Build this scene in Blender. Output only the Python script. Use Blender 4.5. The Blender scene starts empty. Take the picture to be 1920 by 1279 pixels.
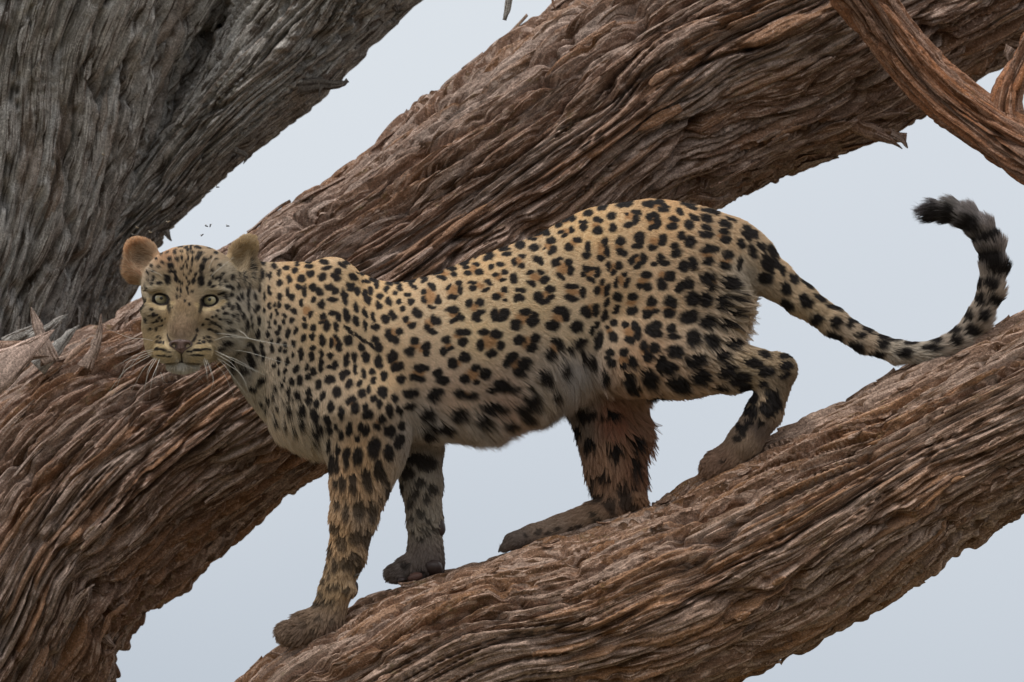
import bpy, math, random
import numpy as np
from mathutils import Matrix, Vector, kdtree
rng = np.random.default_rng(7)
random.seed(7)
SC = bpy.context.scene
COL = SC.collection

# ------------------------------------------------------------------ camera, sky, sun, exposure
S = 1.1 / 1000.0            # metres per photograph pixel at the leopard
DIST = 20.0                 # long lens from a vehicle
PITCH = math.radians(12)
CAM_H = 1.9
FRAME = Matrix.Translation((0, 0, CAM_H)) @ Matrix.Rotation(PITCH, 4, 'X') @ Matrix.Translation((0, DIST, 0))
FR = np.array(FRAME)

cam_d = bpy.data.cameras.new('camera')
cam_d.sensor_width = 36
cam_d.lens = 36 * DIST / (1920 * S)
cam_d.clip_start = 0.5
cam_d.clip_end = 2000
cam_d.dof.use_dof = True
cam_d.dof.focus_distance = DIST - 0.05
cam_d.dof.aperture_fstop = 6.3
cam = bpy.data.objects.new('camera', cam_d)
COL.objects.link(cam)
cam.matrix_world = Matrix.Translation((0, 0, CAM_H)) @ Matrix.Rotation(PITCH + math.pi / 2, 4, 'X')
SC.camera = cam

SUN_EL, SUN_AZ = math.radians(60), math.radians(-38)   # azimuth measured from behind the camera
world = bpy.data.worlds.new('World')
SC.world = world
world.use_nodes = True
wn, wl = world.node_tree.nodes, world.node_tree.links
wn.clear()
out = wn.new('ShaderNodeOutputWorld')
sky = wn.new('ShaderNodeTexSky')
sky.sky_type = 'NISHITA'
sky.sun_disc = False
sky.sun_elevation = SUN_EL
sky.sun_rotation = math.radians(180) + SUN_AZ
bg1 = wn.new('ShaderNodeBackground'); bg1.inputs[1].default_value = 0.05
wl.new(sky.outputs[0], bg1.inputs[0])
tc = wn.new('ShaderNodeTexCoord')
sep = wn.new('ShaderNodeSeparateXYZ'); wl.new(tc.outputs['Generated'], sep.inputs[0])
ns = wn.new('ShaderNodeTexNoise'); ns.inputs['Scale'].default_value = 7.0; ns.inputs['Detail'].default_value = 2.0
wl.new(tc.outputs['Generated'], ns.inputs['Vector'])
mad = wn.new('ShaderNodeMath'); mad.operation = 'MULTIPLY_ADD'
wl.new(ns.outputs[0], mad.inputs[0]); mad.inputs[1].default_value = 0.11
wl.new(sep.outputs[2], mad.inputs[2])
ramp = wn.new('ShaderNodeValToRGB')
wl.new(mad.outputs[0], ramp.inputs[0])
e = ramp.color_ramp.elements
e[0].position = 0.0; e[0].color = (0.42, 0.46, 0.52, 1)
e[1].position = 1.0; e[1].color = (1.75, 1.74, 1.70, 1)
for p, c in ((0.205, (0.50, 0.56, 0.635, 1)), (0.27, (0.755, 0.805, 0.865, 1)), (0.335, (0.90, 0.945, 0.975, 1)), (0.5, (1.15, 1.17, 1.18, 1))):
    q = e.new(p); q.color = c
bg2 = wn.new('ShaderNodeBackground'); bg2.inputs[1].default_value = 1.0
wl.new(ramp.outputs[0], bg2.inputs[0])
mixw = wn.new('ShaderNodeMixShader'); mixw.inputs[0].default_value = 0.85
wl.new(bg1.outputs[0], mixw.inputs[1]); wl.new(bg2.outputs[0], mixw.inputs[2])
wl.new(mixw.outputs[0], out.inputs[0])

sun_d = bpy.data.lights.new('sun', 'SUN')
sun_d.energy = 1.5
sun_d.angle = math.radians(10)
sun_d.color = (1.0, 0.96, 0.90)
sun = bpy.data.objects.new('sun', sun_d)
COL.objects.link(sun)
sd = Vector((math.sin(SUN_AZ) * math.cos(SUN_EL), -math.cos(SUN_AZ) * math.cos(SUN_EL), math.sin(SUN_EL)))
sun.rotation_euler = sd.to_track_quat('Z', 'Y').to_euler()

SC.view_settings.view_transform = 'Standard'
SC.view_settings.look = 'None'
SC.view_settings.exposure = 0.0
SC.view_settings.gamma = 1.0
SC.view_settings.use_curve_mapping = False
SC.cycles.max_bounces = 6

# ------------------------------------------------------------------ helpers
def L(px, py, d=0.0):
    """photograph pixel and distance behind the leopard's plane (m) -> local metres"""
    f = (DIST + d) / DIST
    return np.stack([(np.asarray(px, float) - 960) * S * f, np.zeros_like(np.asarray(px, float)) + d,
                     (639.5 - np.asarray(py, float)) * S * f], -1)

def tag(o, label=None, cat=None, group=None, kind=None):
    for k, v in (('label', label), ('category', cat), ('group', group), ('kind', kind)):
        if v: o[k] = v
    return o

def base_frame(o, base):
    """put an object's origin at a local point of the tilted frame"""
    o.matrix_world = FRAME @ Matrix.Translation(Vector([float(v) for v in base]))

def mesh_np(name, verts, quads, mat, tris=None):
    me = bpy.data.meshes.new(name)
    nv = len(verts)
    quads = np.asarray(quads, np.int32).reshape(-1, 4)
    tris = np.asarray(tris, np.int32).reshape(-1, 3) if tris is not None else np.zeros((0, 3), np.int32)
    me.vertices.add(nv)
    me.vertices.foreach_set('co', np.asarray(verts, np.float32).ravel())
    nl = quads.size + tris.size
    me.loops.add(nl)
    me.loops.foreach_set('vertex_index', np.concatenate([quads.ravel(), tris.ravel()]).astype(np.int32))
    me.polygons.add(len(quads) + len(tris))
    starts = np.concatenate([np.arange(len(quads)) * 4, quads.size + np.arange(len(tris)) * 3]).astype(np.int32)
    me.polygons.foreach_set('loop_start', starts)
    me.polygons.foreach_set('use_smooth', np.ones(len(starts), bool))
    me.update(calc_edges=True)
    me.validate()
    if mat: me.materials.append(mat)
    return me

def add_obj(name, me, parent=None, base=None):
    o = bpy.data.objects.new(name, me)
    COL.objects.link(o)
    if parent is not None: o.parent = parent
    if base is not None: base_frame(o, base)
    return o

def attr(me, name, kind, data, dom='POINT'):
    a = me.attributes.new(name, kind, dom)
    key = {'FLOAT': 'value', 'FLOAT_VECTOR': 'vector', 'FLOAT_COLOR': 'color'}[kind]
    a.data.foreach_set(key, np.asarray(data, np.float32).ravel())

def hsh(ix, iy, seed):
    h = (ix.astype(np.int64) * 374761393 + iy.astype(np.int64) * 668265263 + seed * 1442695041) & 0xFFFFFFFF
    h = ((h ^ (h >> 13)) * 1274126177) & 0xFFFFFFFF
    h = (h ^ (h >> 16)) & 0xFFFFFFFF
    h = (h * 2246822519) & 0xFFFFFFFF
    return ((h ^ (h >> 15)) & 0xFFFFFF) / float(0xFFFFFF)

def noise2(x, y, seed=0):
    """value noise with smooth interpolation, -1..1"""
    x = np.asarray(x, float); y = np.asarray(y, float)
    ix = np.floor(x).astype(np.int64); iy = np.floor(y).astype(np.int64)
    fx = x - ix; fy = y - iy
    fx = fx * fx * fx * (fx * (fx * 6 - 15) + 10); fy = fy * fy * fy * (fy * (fy * 6 - 15) + 10)
    a = hsh(ix, iy, seed); b = hsh(ix + 1, iy, seed); c = hsh(ix, iy + 1, seed); d = hsh(ix + 1, iy + 1, seed)
    return ((a + (b - a) * fx) * (1 - fy) + (c + (d - c) * fx) * fy) * 2 - 1

def fbm(x, y, seed=0, o=3):
    s = 0; w = 1.0; t = 0
    for k in range(o):
        s = s + w * noise2(x * 2 ** k, y * 2 ** k, seed + 17 * k); t += w; w *= 0.5
    return s / t

def voronoi(x, y, seed=0, jit=0.9):
    ix = np.floor(x).astype(np.int64); iy = np.floor(y).astype(np.int64)
    f1 = np.full(x.shape, 9.0); f2 = np.full(x.shape, 9.0)
    cid = np.zeros(x.shape); ddx = np.zeros(x.shape); ddy = np.zeros(x.shape)
    for i in (-1, 0, 1):
        for j in (-1, 0, 1):
            cx = ix + i; cy = iy + j
            px = cx + 0.5 + jit * (hsh(cx, cy, seed) - 0.5)
            py = cy + 0.5 + jit * (hsh(cx, cy, seed + 5) - 0.5)
            dx = x - px; dy = y - py
            d = np.sqrt(dx * dx + dy * dy)
            nearer = d < f1
            f2 = np.where(nearer, f1, np.minimum(f2, d))
            cid = np.where(nearer, hsh(cx, cy, seed + 11), cid)
            ddx = np.where(nearer, dx, ddx); ddy = np.where(nearer, dy, ddy)
            f1 = np.where(nearer, d, f1)
    return f1, f2, cid, ddx, ddy

def catmull(P, t):
    """P (n,k) control rows, t in 0..n-1"""
    P = np.asarray(P, float); n = len(P)
    t = np.clip(t, 0, n - 1 - 1e-9); i = np.floor(t).astype(int); f = (t - i)[:, None]
    g = lambda j: P[np.clip(j, 0, n - 1)]
    p0, p1, p2, p3 = g(i - 1), g(i), g(i + 1), g(i + 2)
    p0 = np.where((i == 0)[:, None], 2 * p1 - p2, p0); p3 = np.where((i >= n - 2)[:, None], 2 * p2 - p1, p3)
    return 0.5 * (2 * p1 + (p2 - p0) * f + (2 * p0 - 5 * p1 + 4 * p2 - p3) * f ** 2 + (3 * p1 - p0 - 3 * p2 + p3) * f ** 3)

def sstep(a, b, x):
    t = np.clip((x - a) / (b - a), 0, 1)
    return t * t * (3 - 2 * t)

# ------------------------------------------------------------------ materials
def new_mat(name):
    m = bpy.data.materials.new(name); m.use_nodes = True
    n = m.node_tree.nodes
    return m, n, m.node_tree.links, n['Principled BSDF']

def simple_mat(name, col, rough=0.7, spec=0.3, coat=0.0, scale=60, var=0.25):
    m, n, l, b = new_mat(name)
    tx = n.new('ShaderNodeTexNoise'); tx.inputs['Scale'].default_value = scale; tx.inputs['Detail'].default_value = 5
    tcn = n.new('ShaderNodeTexCoord'); l.new(tcn.outputs['Object'], tx.inputs['Vector'])
    mx = n.new('ShaderNodeMix'); mx.data_type = 'RGBA'
    l.new(tx.outputs[0], mx.inputs[0])
    mx.inputs[6].default_value = tuple(c * (1 - var) for c in col) + (1,)
    mx.inputs[7].default_value = tuple(min(1, c * (1 + var)) for c in col) + (1,)
    l.new(mx.outputs[2], b.inputs['Base Color'])
    b.inputs['Roughness'].default_value = rough
    b.inputs['Specular IOR Level'].default_value = spec
    b.inputs['Coat Weight'].default_value = coat
    return m

def bark_mat(name, grey, brown, inner, lichen=0.25, bump=0.003):
    m, n, l, b = new_mat(name)
    at = n.new('ShaderNodeAttribute'); at.attribute_name = 'fibre'      # along, across, height (m)
    ai = n.new('ShaderNodeAttribute'); ai.attribute_name = 'plate'      # random, random, rust
    sx = n.new('ShaderNodeSeparateXYZ'); l.new(at.outputs['Vector'], sx.inputs[0])
    sp = n.new('ShaderNodeSeparateXYZ'); l.new(ai.outputs['Vector'], sp.inputs[0])
    def sc(ax, ay, det=4, rough=0.6, dist=0.0):
        c = n.new('ShaderNodeCombineXYZ')
        for k, (s, o) in enumerate(((ax, 0), (ay, 1))):
            mu = n.new('ShaderNodeMath'); mu.operation = 'MULTIPLY'; mu.inputs[1].default_value = s
            l.new(sx.outputs[o], mu.inputs[0]); l.new(mu.outputs[0], c.inputs[k])
        t = n.new('ShaderNodeTexNoise'); t.inputs['Scale'].default_value = 1.0
        t.inputs['Detail'].default_value = det; t.inputs['Roughness'].default_value = rough
        t.inputs['Distortion'].default_value = dist
        l.new(c.outputs[0], t.inputs['Vector'])
        return t.outputs[0]
    def mth(op, a, bb, c=None):
        x = n.new('ShaderNodeMath'); x.operation = op
        for i, v in enumerate((a, bb, c)):
            if v is None: continue
            if isinstance(v, (int, float)): x.inputs[i].default_value = v
            else: l.new(v, x.inputs[i])
        return x.outputs[0]
    def rampf(v, lo, hi):
        r = n.new('ShaderNodeMapRange'); r.inputs[1].default_value = lo; r.inputs[2].default_value = hi
        r.interpolation_type = 'SMOOTHSTEP'
        l.new(v, r.inputs[0]); return r.outputs[0]
    def mix(f, a, c):
        x = n.new('ShaderNodeMix'); x.data_type = 'RGBA'
        if isinstance(f, float): x.inputs[0].default_value = f
        else: l.new(f, x.inputs[0])
        for i, v in ((6, a), (7, c)):
            if isinstance(v, tuple): x.inputs[i].default_value = v + (1,)
            else: l.new(v, x.inputs[i])
        return x.outputs[2]
    tco = n.new('ShaderNodeTexCoord')
    def obj_noise(scale, det, rough):
        t = n.new('ShaderNodeTexNoise'); t.inputs['Scale'].default_value = scale
        t.inputs['Detail'].default_value = det; t.inputs['Roughness'].default_value = rough
        l.new(tco.outputs['Object'], t.inputs['Vector']); return t.outputs[0]
    patch = sc(5, 9, 4, 0.6)
    fib = sc(7, 150, 2, 0.6, 0.0)
    fib2 = sc(20, 330, 1, 0.6)
    col = mix(rampf(mth('ADD', mth('MULTIPLY', sp.outputs[0], 0.45), mth('MULTIPLY', patch, 0.75)), 0.35, 0.85), grey, brown)
    col = mix(mth('MULTIPLY', rampf(fib, 0.50, 0.62), 0.90), col, tuple(c * 0.30 for c in inner))
    pale = tuple(min(1, g * 1.75) for g in grey)
    col = mix(mth('MULTIPLY', rampf(fib2, 0.52, 0.64), 0.6), col, pale)
    # freshly split inner bark shows rusty where plates broke away
    col = mix(mth('MULTIPLY', rampf(mth('ADD', sp.outputs[1], mth('MULTIPLY', sp.outputs[2], 0.6)), 0.76, 1.04), 0.62), col, inner)
    li = obj_noise(50, 3, .75)
    col = mix(mth('MULTIPLY', rampf(mth('MULTIPLY', li, mth('ADD', 0.6, patch)), 0.68, 0.80), lichen), col, (0.22, 0.19, 0.07))
    sp2 = obj_noise(170, 2, .7)
    grain = obj_noise(240, 3, .75)
    col = mix(mth('MULTIPLY', rampf(sp2, 0.60, 0.72), 0.45), col, tuple(min(1, g * 2.4) for g in grey))
    gm = n.new('ShaderNodeMix'); gm.data_type = 'RGBA'; gm.blend_type = 'MULTIPLY'; gm.inputs[0].default_value = 1.0
    l.new(col, gm.inputs[6])
    gr = n.new('ShaderNodeMapRange'); gr.inputs[1].default_value = 0.30; gr.inputs[2].default_value = 0.70; gr.inputs[3].default_value = 0.40; gr.inputs[4].default_value = 1.60
    l.new(grain, gr.inputs[0]); l.new(gr.outputs[0], gm.inputs[7])
    gm.clamp_result = False
    l.new(gm.outputs[2], b.inputs['Base Color'])
    b.inputs['Roughness'].default_value = 0.88
    b.inputs['Specular IOR Level'].default_value = 0.25
    hgt = mth('ADD', mth('MULTIPLY', fib, 0.8), mth('ADD', mth('MULTIPLY', fib2, 0.4), mth('MULTIPLY', grain, 1.0)))
    bp = n.new('ShaderNodeBump'); bp.inputs['Strength'].default_value = 1.0; bp.inputs['Distance'].default_value = bump
    l.new(hgt, bp.inputs['Height']); l.new(bp.outputs[0], b.inputs['Normal'])
    return m

M_BARK_MAIN = bark_mat('bark_brown', (0.335, 0.250, 0.208), (0.20, 0.115, 0.078), (0.30, 0.15, 0.075))
M_BARK_LIMB = bark_mat('bark_warm', (0.355, 0.252, 0.198), (0.225, 0.124, 0.076), (0.34, 0.17, 0.08))
M_BARK_GREY = bark_mat('bark_grey', (0.37, 0.350, 0.33), (0.23, 0.205, 0.182), (0.22, 0.155, 0.115), 0.2)
M_BARK_RED = bark_mat('bark_red', (0.27, 0.17, 0.125), (0.30, 0.14, 0.075), (0.38, 0.15, 0.06), 0.1)
M_BARK_DARK = bark_mat('bark_dark', (0.13, 0.115, 0.10), (0.09, 0.075, 0.065), (0.10, 0.07, 0.05), 0.0)
M_WOOD = bark_mat('splinter_wood', (0.42, 0.31, 0.26), (0.34, 0.23, 0.18), (0.36, 0.22, 0.15), 0.0, 0.001)
# ------------------------------------------------------------------ the ground (out of frame, below)
def ground():
    m, n, l, b = new_mat('dry_sand')
    t = n.new('ShaderNodeTexNoise'); t.inputs['Scale'].default_value = 0.6; t.inputs['Detail'].default_value = 8
    tcn = n.new('ShaderNodeTexCoord'); l.new(tcn.outputs['Object'], t.inputs['Vector'])
    mx = n.new('ShaderNodeMix'); mx.data_type = 'RGBA'; l.new(t.outputs[0], mx.inputs[0])
    mx.inputs[6].default_value = (0.13, 0.10, 0.065, 1); mx.inputs[7].default_value = (0.09, 0.085, 0.045, 1)
    l.new(mx.outputs[2], b.inputs['Base Color']); b.inputs['Roughness'].default_value = 0.95
    N = 60
    g = np.sign(np.linspace(-1, 1, N)) * np.abs(np.linspace(-1, 1, N)) ** 3 * 900
    X, Y = np.meshgrid(g, g + 18, indexing='ij')
    Z = fbm(X / 9, Y / 9, 3, 4) * 0.12
    idx = np.arange(N * N).reshape(N, N)
    q = np.stack([idx[:-1, :-1], idx[1:, :-1], idx[1:, 1:], idx[:-1, 1:]], -1)
    o = add_obj('ground', mesh_np('ground', np.stack([X, Y, Z], -1).reshape(-1, 3), q, m))
    tag(o, kind='structure')
ground()

# ------------------------------------------------------------------ the tree
tree = bpy.data.objects.new('tree', None)
COL.objects.link(tree)
TREE_BASE = L(-60, 1900, 0.9)
base_frame(tree, TREE_BASE)
tag(tree, 'huge old tree with twisted fibrous grey and brown limbs under and behind the leopard', 'tree')

def bark(a, b, seed, amp=1.0, w=1.0, knots=(), wav=1.0):
    """height of fibrous bark; w scales the width of the plates"""
    b = b + wav * (0.034 * noise2(a / 0.50, b / 0.24, seed + 1) + 0.012 * noise2(a / 0.19, b / 0.10, seed + 2)) \
          + 0.003 * noise2(a / 0.09, b / 0.03, seed + 3)
    kn = np.zeros_like(a)
    for (ka, kb, kr) in knots:
        db = b - kb; da = a - ka
        r2 = (da / (kr * 2.0)) ** 2 + (db / kr) ** 2
        b = b - db * 0.5 * np.exp(-r2)
        kn = np.maximum(kn, np.exp(-r2 * 3))
    a = a + 0.03 * noise2(a / 0.3, b / 0.08, seed + 4)
    x1, y1 = a / 0.36, b / (0.036 * w)
    f1, f2, c1, dx, dy = voronoi(x1, y1 + 0.3 * noise2(a / .20, b / .03, seed + 31), seed + 6)
    e1 = f2 - f1
    p1 = (0.55 * sstep(0.02, 0.12, e1) + 0.45 * sstep(0.0, 0.5, e1)) * (0.60 + 0.55 * c1) + (c1 - 0.5) * 1.5 * dy * sstep(0, .15, e1)
    g1, g2, c2, ex, ey = voronoi(a / 0.20 + 7, b / (0.0155 * w) + 0.35 * noise2(a / .16, b / .02, seed + 32), seed + 7)
    e2 = g2 - g1
    p2 = (0.6 * sstep(0.03, 0.20, e2) + 0.4 * sstep(0, .6, e2)) * (0.5 + 0.7 * c2) + (c2 - .5) * 1.1 * ey
    q1, q2, c3, _, _ = voronoi(a / 0.105, b / (0.0080 * w), seed + 8)
    p3 = sstep(0, 0.4, q2 - q1) * (0.5 + 0.7 * c3)
    big = 0.8 + 0.6 * noise2(a / 0.3, b / 0.12, seed + 9)
    # long open fissures that run with the grain, meet and part again
    m1 = sstep(-0.35, 0.15, noise2(a / 0.11, b / 0.05, seed + 70))
    deep = (1 - sstep(0.04, 0.17, np.abs(noise2(a / 0.42, b / 0.032, seed + 12)))) * m1
    deep = np.maximum(deep, 0.7 * (1 - sstep(0.04, 0.20, np.abs(noise2(a / 0.25 + 9, b / 0.019, seed + 14)))) * (1 - 0.6 * m1))
    crack = (1 - sstep(0.02, 0.13, e1)) * sstep(-.25, .25, noise2(a / .15, b / .04, seed + 60))
    h = 0.0210 * p1 * big + 0.0110 * p2 + 0.0045 * p3 - 0.030 * deep - 0.020 * crack + 0.006 * noise2(a / 0.25, b / 0.09, seed + 10)
    h = np.sign(h) * np.minimum(np.abs(h), 0.06) * amp + kn * 0.010 * (0.4 + noise2(a / 0.012, b / 0.012, seed + 13))
    return h, b, c1, c2, kn

def limb(name, pairs, mat, seed, step=0.003, kd=1.0, amp=1.0, w=1.0, knots=(), wav=1.0, rust=None, swirl=0.0, lump=1.0, label=None, parent=None, ext=0):
    """pairs: (top px,py, bottom px,py, depth m). Surface follows the two outlines; round in depth."""
    P = np.array(pairs, float)
    tt = np.linspace(0, len(P) - 1, 400)
    Q = catmull(P, tt)
    T = L(Q[:, 0], Q[:, 1], 0); T = np.array([L(q[0], q[1], q[4]) for q in Q]); Bm = np.array([L(q[2], q[3], q[4]) for q in Q])
    C = (T + Bm) / 2
    s = np.concatenate([[0], np.cumsum(np.linalg.norm(np.diff(C, axis=0), axis=1))])
    a0 = float(np.interp(ext, tt, s))
    na = int(s[-1] / step)
    si = np.linspace(0, s[-1], na)
    T = np.stack([np.interp(si, s, T[:, k]) for k in range(3)], -1)
    Bm = np.stack([np.interp(si, s, Bm[:, k]) for k in range(3)], -1)
    C = (T + Bm) / 2; U = (T - Bm) / 2
    R = np.linalg.norm(U, axis=1); Rm = R[si >= a0].mean()
    nf = int(math.pi * Rm * kd / step * 1.05); nb = max(24, nf // 7)
    th = np.concatenate([np.linspace(-0.22, math.pi + 0.22, nf), np.linspace(math.pi + 0.22, 2 * math.pi - 0.22, nb)[1:-1]])
    Uh = U / R[:, None]
    F = np.array([0, -1.0, 0])
    ct, st = np.cos(th), np.sin(th)
    pos = C[:, None, :] + U[:, None, :] * ct[None, :, None] + F * (R[:, None] * kd)[..., None] * st[None, :, None]
    nrm = Uh[:, None, :] * ct[None, :, None] * kd + F * st[None, :, None]
    nrm /= np.linalg.norm(nrm, axis=2, keepdims=True)
    A = np.broadcast_to((si - a0)[:, None], pos.shape[:2])
    Bc = np.broadcast_to((th * Rm)[None, :], pos.shape[:2]) + swirl * A
    h, bw, c1, c2, kn = bark(A + seed * 3.1, Bc + seed * 1.7, seed, amp, w, [(k[0] + seed * 3.1, k[1] + seed * 1.7 + swirl * k[0], k[2]) for k in knots], wav)
    h[1:-1] = 0.2 * h[:-2] + 0.6 * h[1:-1] + 0.2 * h[2:]
    lu = lump * 0.014 * fbm(A / 0.33 + 5, Bc / 0.2, seed + 40, 2)
    # ragged lower and upper outlines
    rag = np.abs(ct)[None, :] ** 10 * 0.008 * np.clip(noise2(A / 0.022, Bc / 0.02, seed + 50), 0, 1) * amp * (ct < 0)[None, :]
    pos = pos + nrm * (h - 0.014 * amp + lu + rag)[..., None]
    idx = np.arange(pos.shape[0] * pos.shape[1]).reshape(pos.shape[:2])
    nx = np.roll(idx, -1, axis=1)
    q = np.stack([idx[:-1], idx[1:], nx[1:], nx[:-1]], -1)
    me = mesh_np(name, (pos - TREE_BASE).reshape(-1, 3), q, mat)
    attr(me, 'fibre', 'FLOAT_VECTOR', np.stack([A, bw, h], -1))
    ru = np.zeros(A.shape)
    if rust:
        for (rx, ry, rr, v) in rust:
            c = L(rx, ry, 0)
            ru = ru + v * np.exp(-((pos[..., 0] - c[0]) ** 2 + (pos[..., 2] - c[2]) ** 2) / (rr * S) ** 2)
    attr(me, 'plate', 'FLOAT_VECTOR', np.stack([c1, c2, ru], -1))
    o = add_obj(name, me, parent or tree)
    if label: o['label'] = label
    return dict(obj=o, pos=pos, nrm=nrm, A=A, h=h, ct=ct, nf=nf, seed=seed)

MAIN = limb('limb', [
    (2230, -650, 2520, -200, .82), (1900, -420, 2150, 20, .80), (1700, -330, 1985, 75, .80), (1500, -260, 1800, 160, .78), (1330, -160, 1620, 252, .76), (1190, -85, 1475, 300, .74),
    (1050, 5, 1350, 372, .72), (930, 100, 1200, 480, .70), (800, 205, 1040, 585, .70), (680, 300, 905, 675, .70), (560, 372, 765, 765, .70),
    (440, 455, 625, 862, .70), (320, 530, 510, 945, .70), (205, 605, 405, 1018, .70), (60, 690, 300, 1110, .70), (-90, 830, 232, 1190, .70),
    (-190, 1000, 192, 1290, .72), (-250, 1150, 120, 1440, .75), (-300, 1400, 60, 1650, .8)],
    M_BARK_MAIN, 3, 0.0026, ext=1, amp=1.15, knots=((0.92, 0.42, .04), (1.55, 0.55, .03), (2.3, 0.4, .04)),
    rust=((180, 1000, 130, .55), (330, 760, 110, .35), (560, 900, 100, .2), (1450, 210, 140, .3), (820, 420, 50, .4)),
    label='thick reddish-brown limb slanting from lower left to upper right behind the leopard')
LOWER = limb('limb', [
    (2700, 210, 2800, 440, .12), (2420, 350, 2540, 620, .08),     (2150, 470, 2290, 760, .05), (1990, 555, 2110, 862, .04), (1800, 648, 1950, 930, .03), (1650, 722, 1850, 982, .02), (1500, 797, 1735, 1062, .0), (1350, 885, 1590, 1155, .0),
    (1200, 963, 1410, 1248, .0), (1050, 1010, 1220, 1340, .0), (900, 1050, 1010, 1400, .0), (750, 1097, 870, 1440, .0), (620, 1156, 760, 1480, .0),
    (520, 1216, 680, 1520, .02), (430, 1290, 620, 1580, .05), (330, 1400, 570, 1670, .1), (240, 1540, 500, 1800, .2)],
    M_BARK_LIMB, 5, 0.0026, ext=2, amp=0.95, w=0.85, wav=1.25, knots=((1.02, 0.36, .022), (0.95, 0.30, .018), (0.98, 0.40, .016), (1.06, .33, .014), (0.45, 0.3, .02)),
    rust=((1150, 1210, 160, .3), (1450, 1020, 150, .35), (1700, 850, 100, .2)),
    label='brown twisted limb the leopard stands on, rising to the right')
TRUNK = limb('trunk', [
    (-420, -160, 520, -160, 1.15), (-400, 0, 450, 0, 1.15), (-390, 150, 378, 150, 1.15), (-380, 300, 325, 300, 1.15), (-370, 420, 280, 420, 1.15),
    (-370, 520, 236, 520, 1.15), (-375, 600, 208, 600, 1.15), (-380, 680, 195, 700, 1.15), (-390, 800, 210, 800, 1.12), (-400, 1000, 190, 1000, 1.1), (-420, 1400, 160, 1400, 1.05), (-440, 1880, 150, 1900, 1.0)],
    M_BARK_GREY, 8, 0.0039, kd=.85, amp=1.15, w=1.25, swirl=0.03, wav=.6, rust=((90, 460, 90, .25), (40, 300, 60, .2)),
    label='grey upright trunk filling the left side')
FORK = limb('branch', [
    (500, -200, 1010, -190, 1.02), (450, -80, 870, -70, 1.02), (415, 25, 748, 28, 1.02), (380, 110, 655, 112, 1.0), (335, 195, 560, 203, 1.0), (270, 290, 446, 299, 1.02), (205, 390, 372, 374, 1.06),
    (130, 470, 300, 440, 1.08), (80, 560, 246, 510, 1.10), (60, 640, 214, 585, 1.12), (40, 720, 200, 660, 1.16)],
    M_BARK_GREY, 12, 0.0037, kd=1.0, amp=1.1, w=0.8, wav=1.3, knots=((0.42, 0.2, .035),),
    label='grey fork of the trunk leaning to the upper right')
REDB = limb('branch', [
    (1560, -160, 1450, -120, .30), (1640, -60, 1520, -50, .32), (1692, 15, 1575, 20, .34), (1742, 75, 1625, 92, .35), (1790, 128, 1690, 165, .35), (1838, 172, 1745, 215, .34),
    (1885, 205, 1805, 258, .32), (1930, 228, 1862, 302, .30), (1985, 240, 1930, 345, .28), (2060, 250, 2030, 370, .28), (2150, 262, 2150, 370, .28), (2350, 300, 2335, 395, .26), (2600, 390, 2580, 460, .22)],
    M_BARK_RED, 15, 0.0024, amp=0.55, w=0.6, wav=.7, lump=.6, rust=((1800, 220, 100, .35),),
    label='bare orange-brown branch crossing down in front at the top right')
TWIGF = limb('branch', [
    (2010, -10, 1975, -12, .33), (1960, 70, 1925, 62, .33), (1935, 120, 1898, 108, .33), (1920, 165, 1872, 150, .32), (1915, 200, 1855, 205, .32), (1935, 250, 1850, 262, .34)],
    M_BARK_RED, 17, 0.0024, amp=0.42, w=0.5, wav=.5, lump=.4, label='short side shoot forking upward at the right edge')
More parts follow.
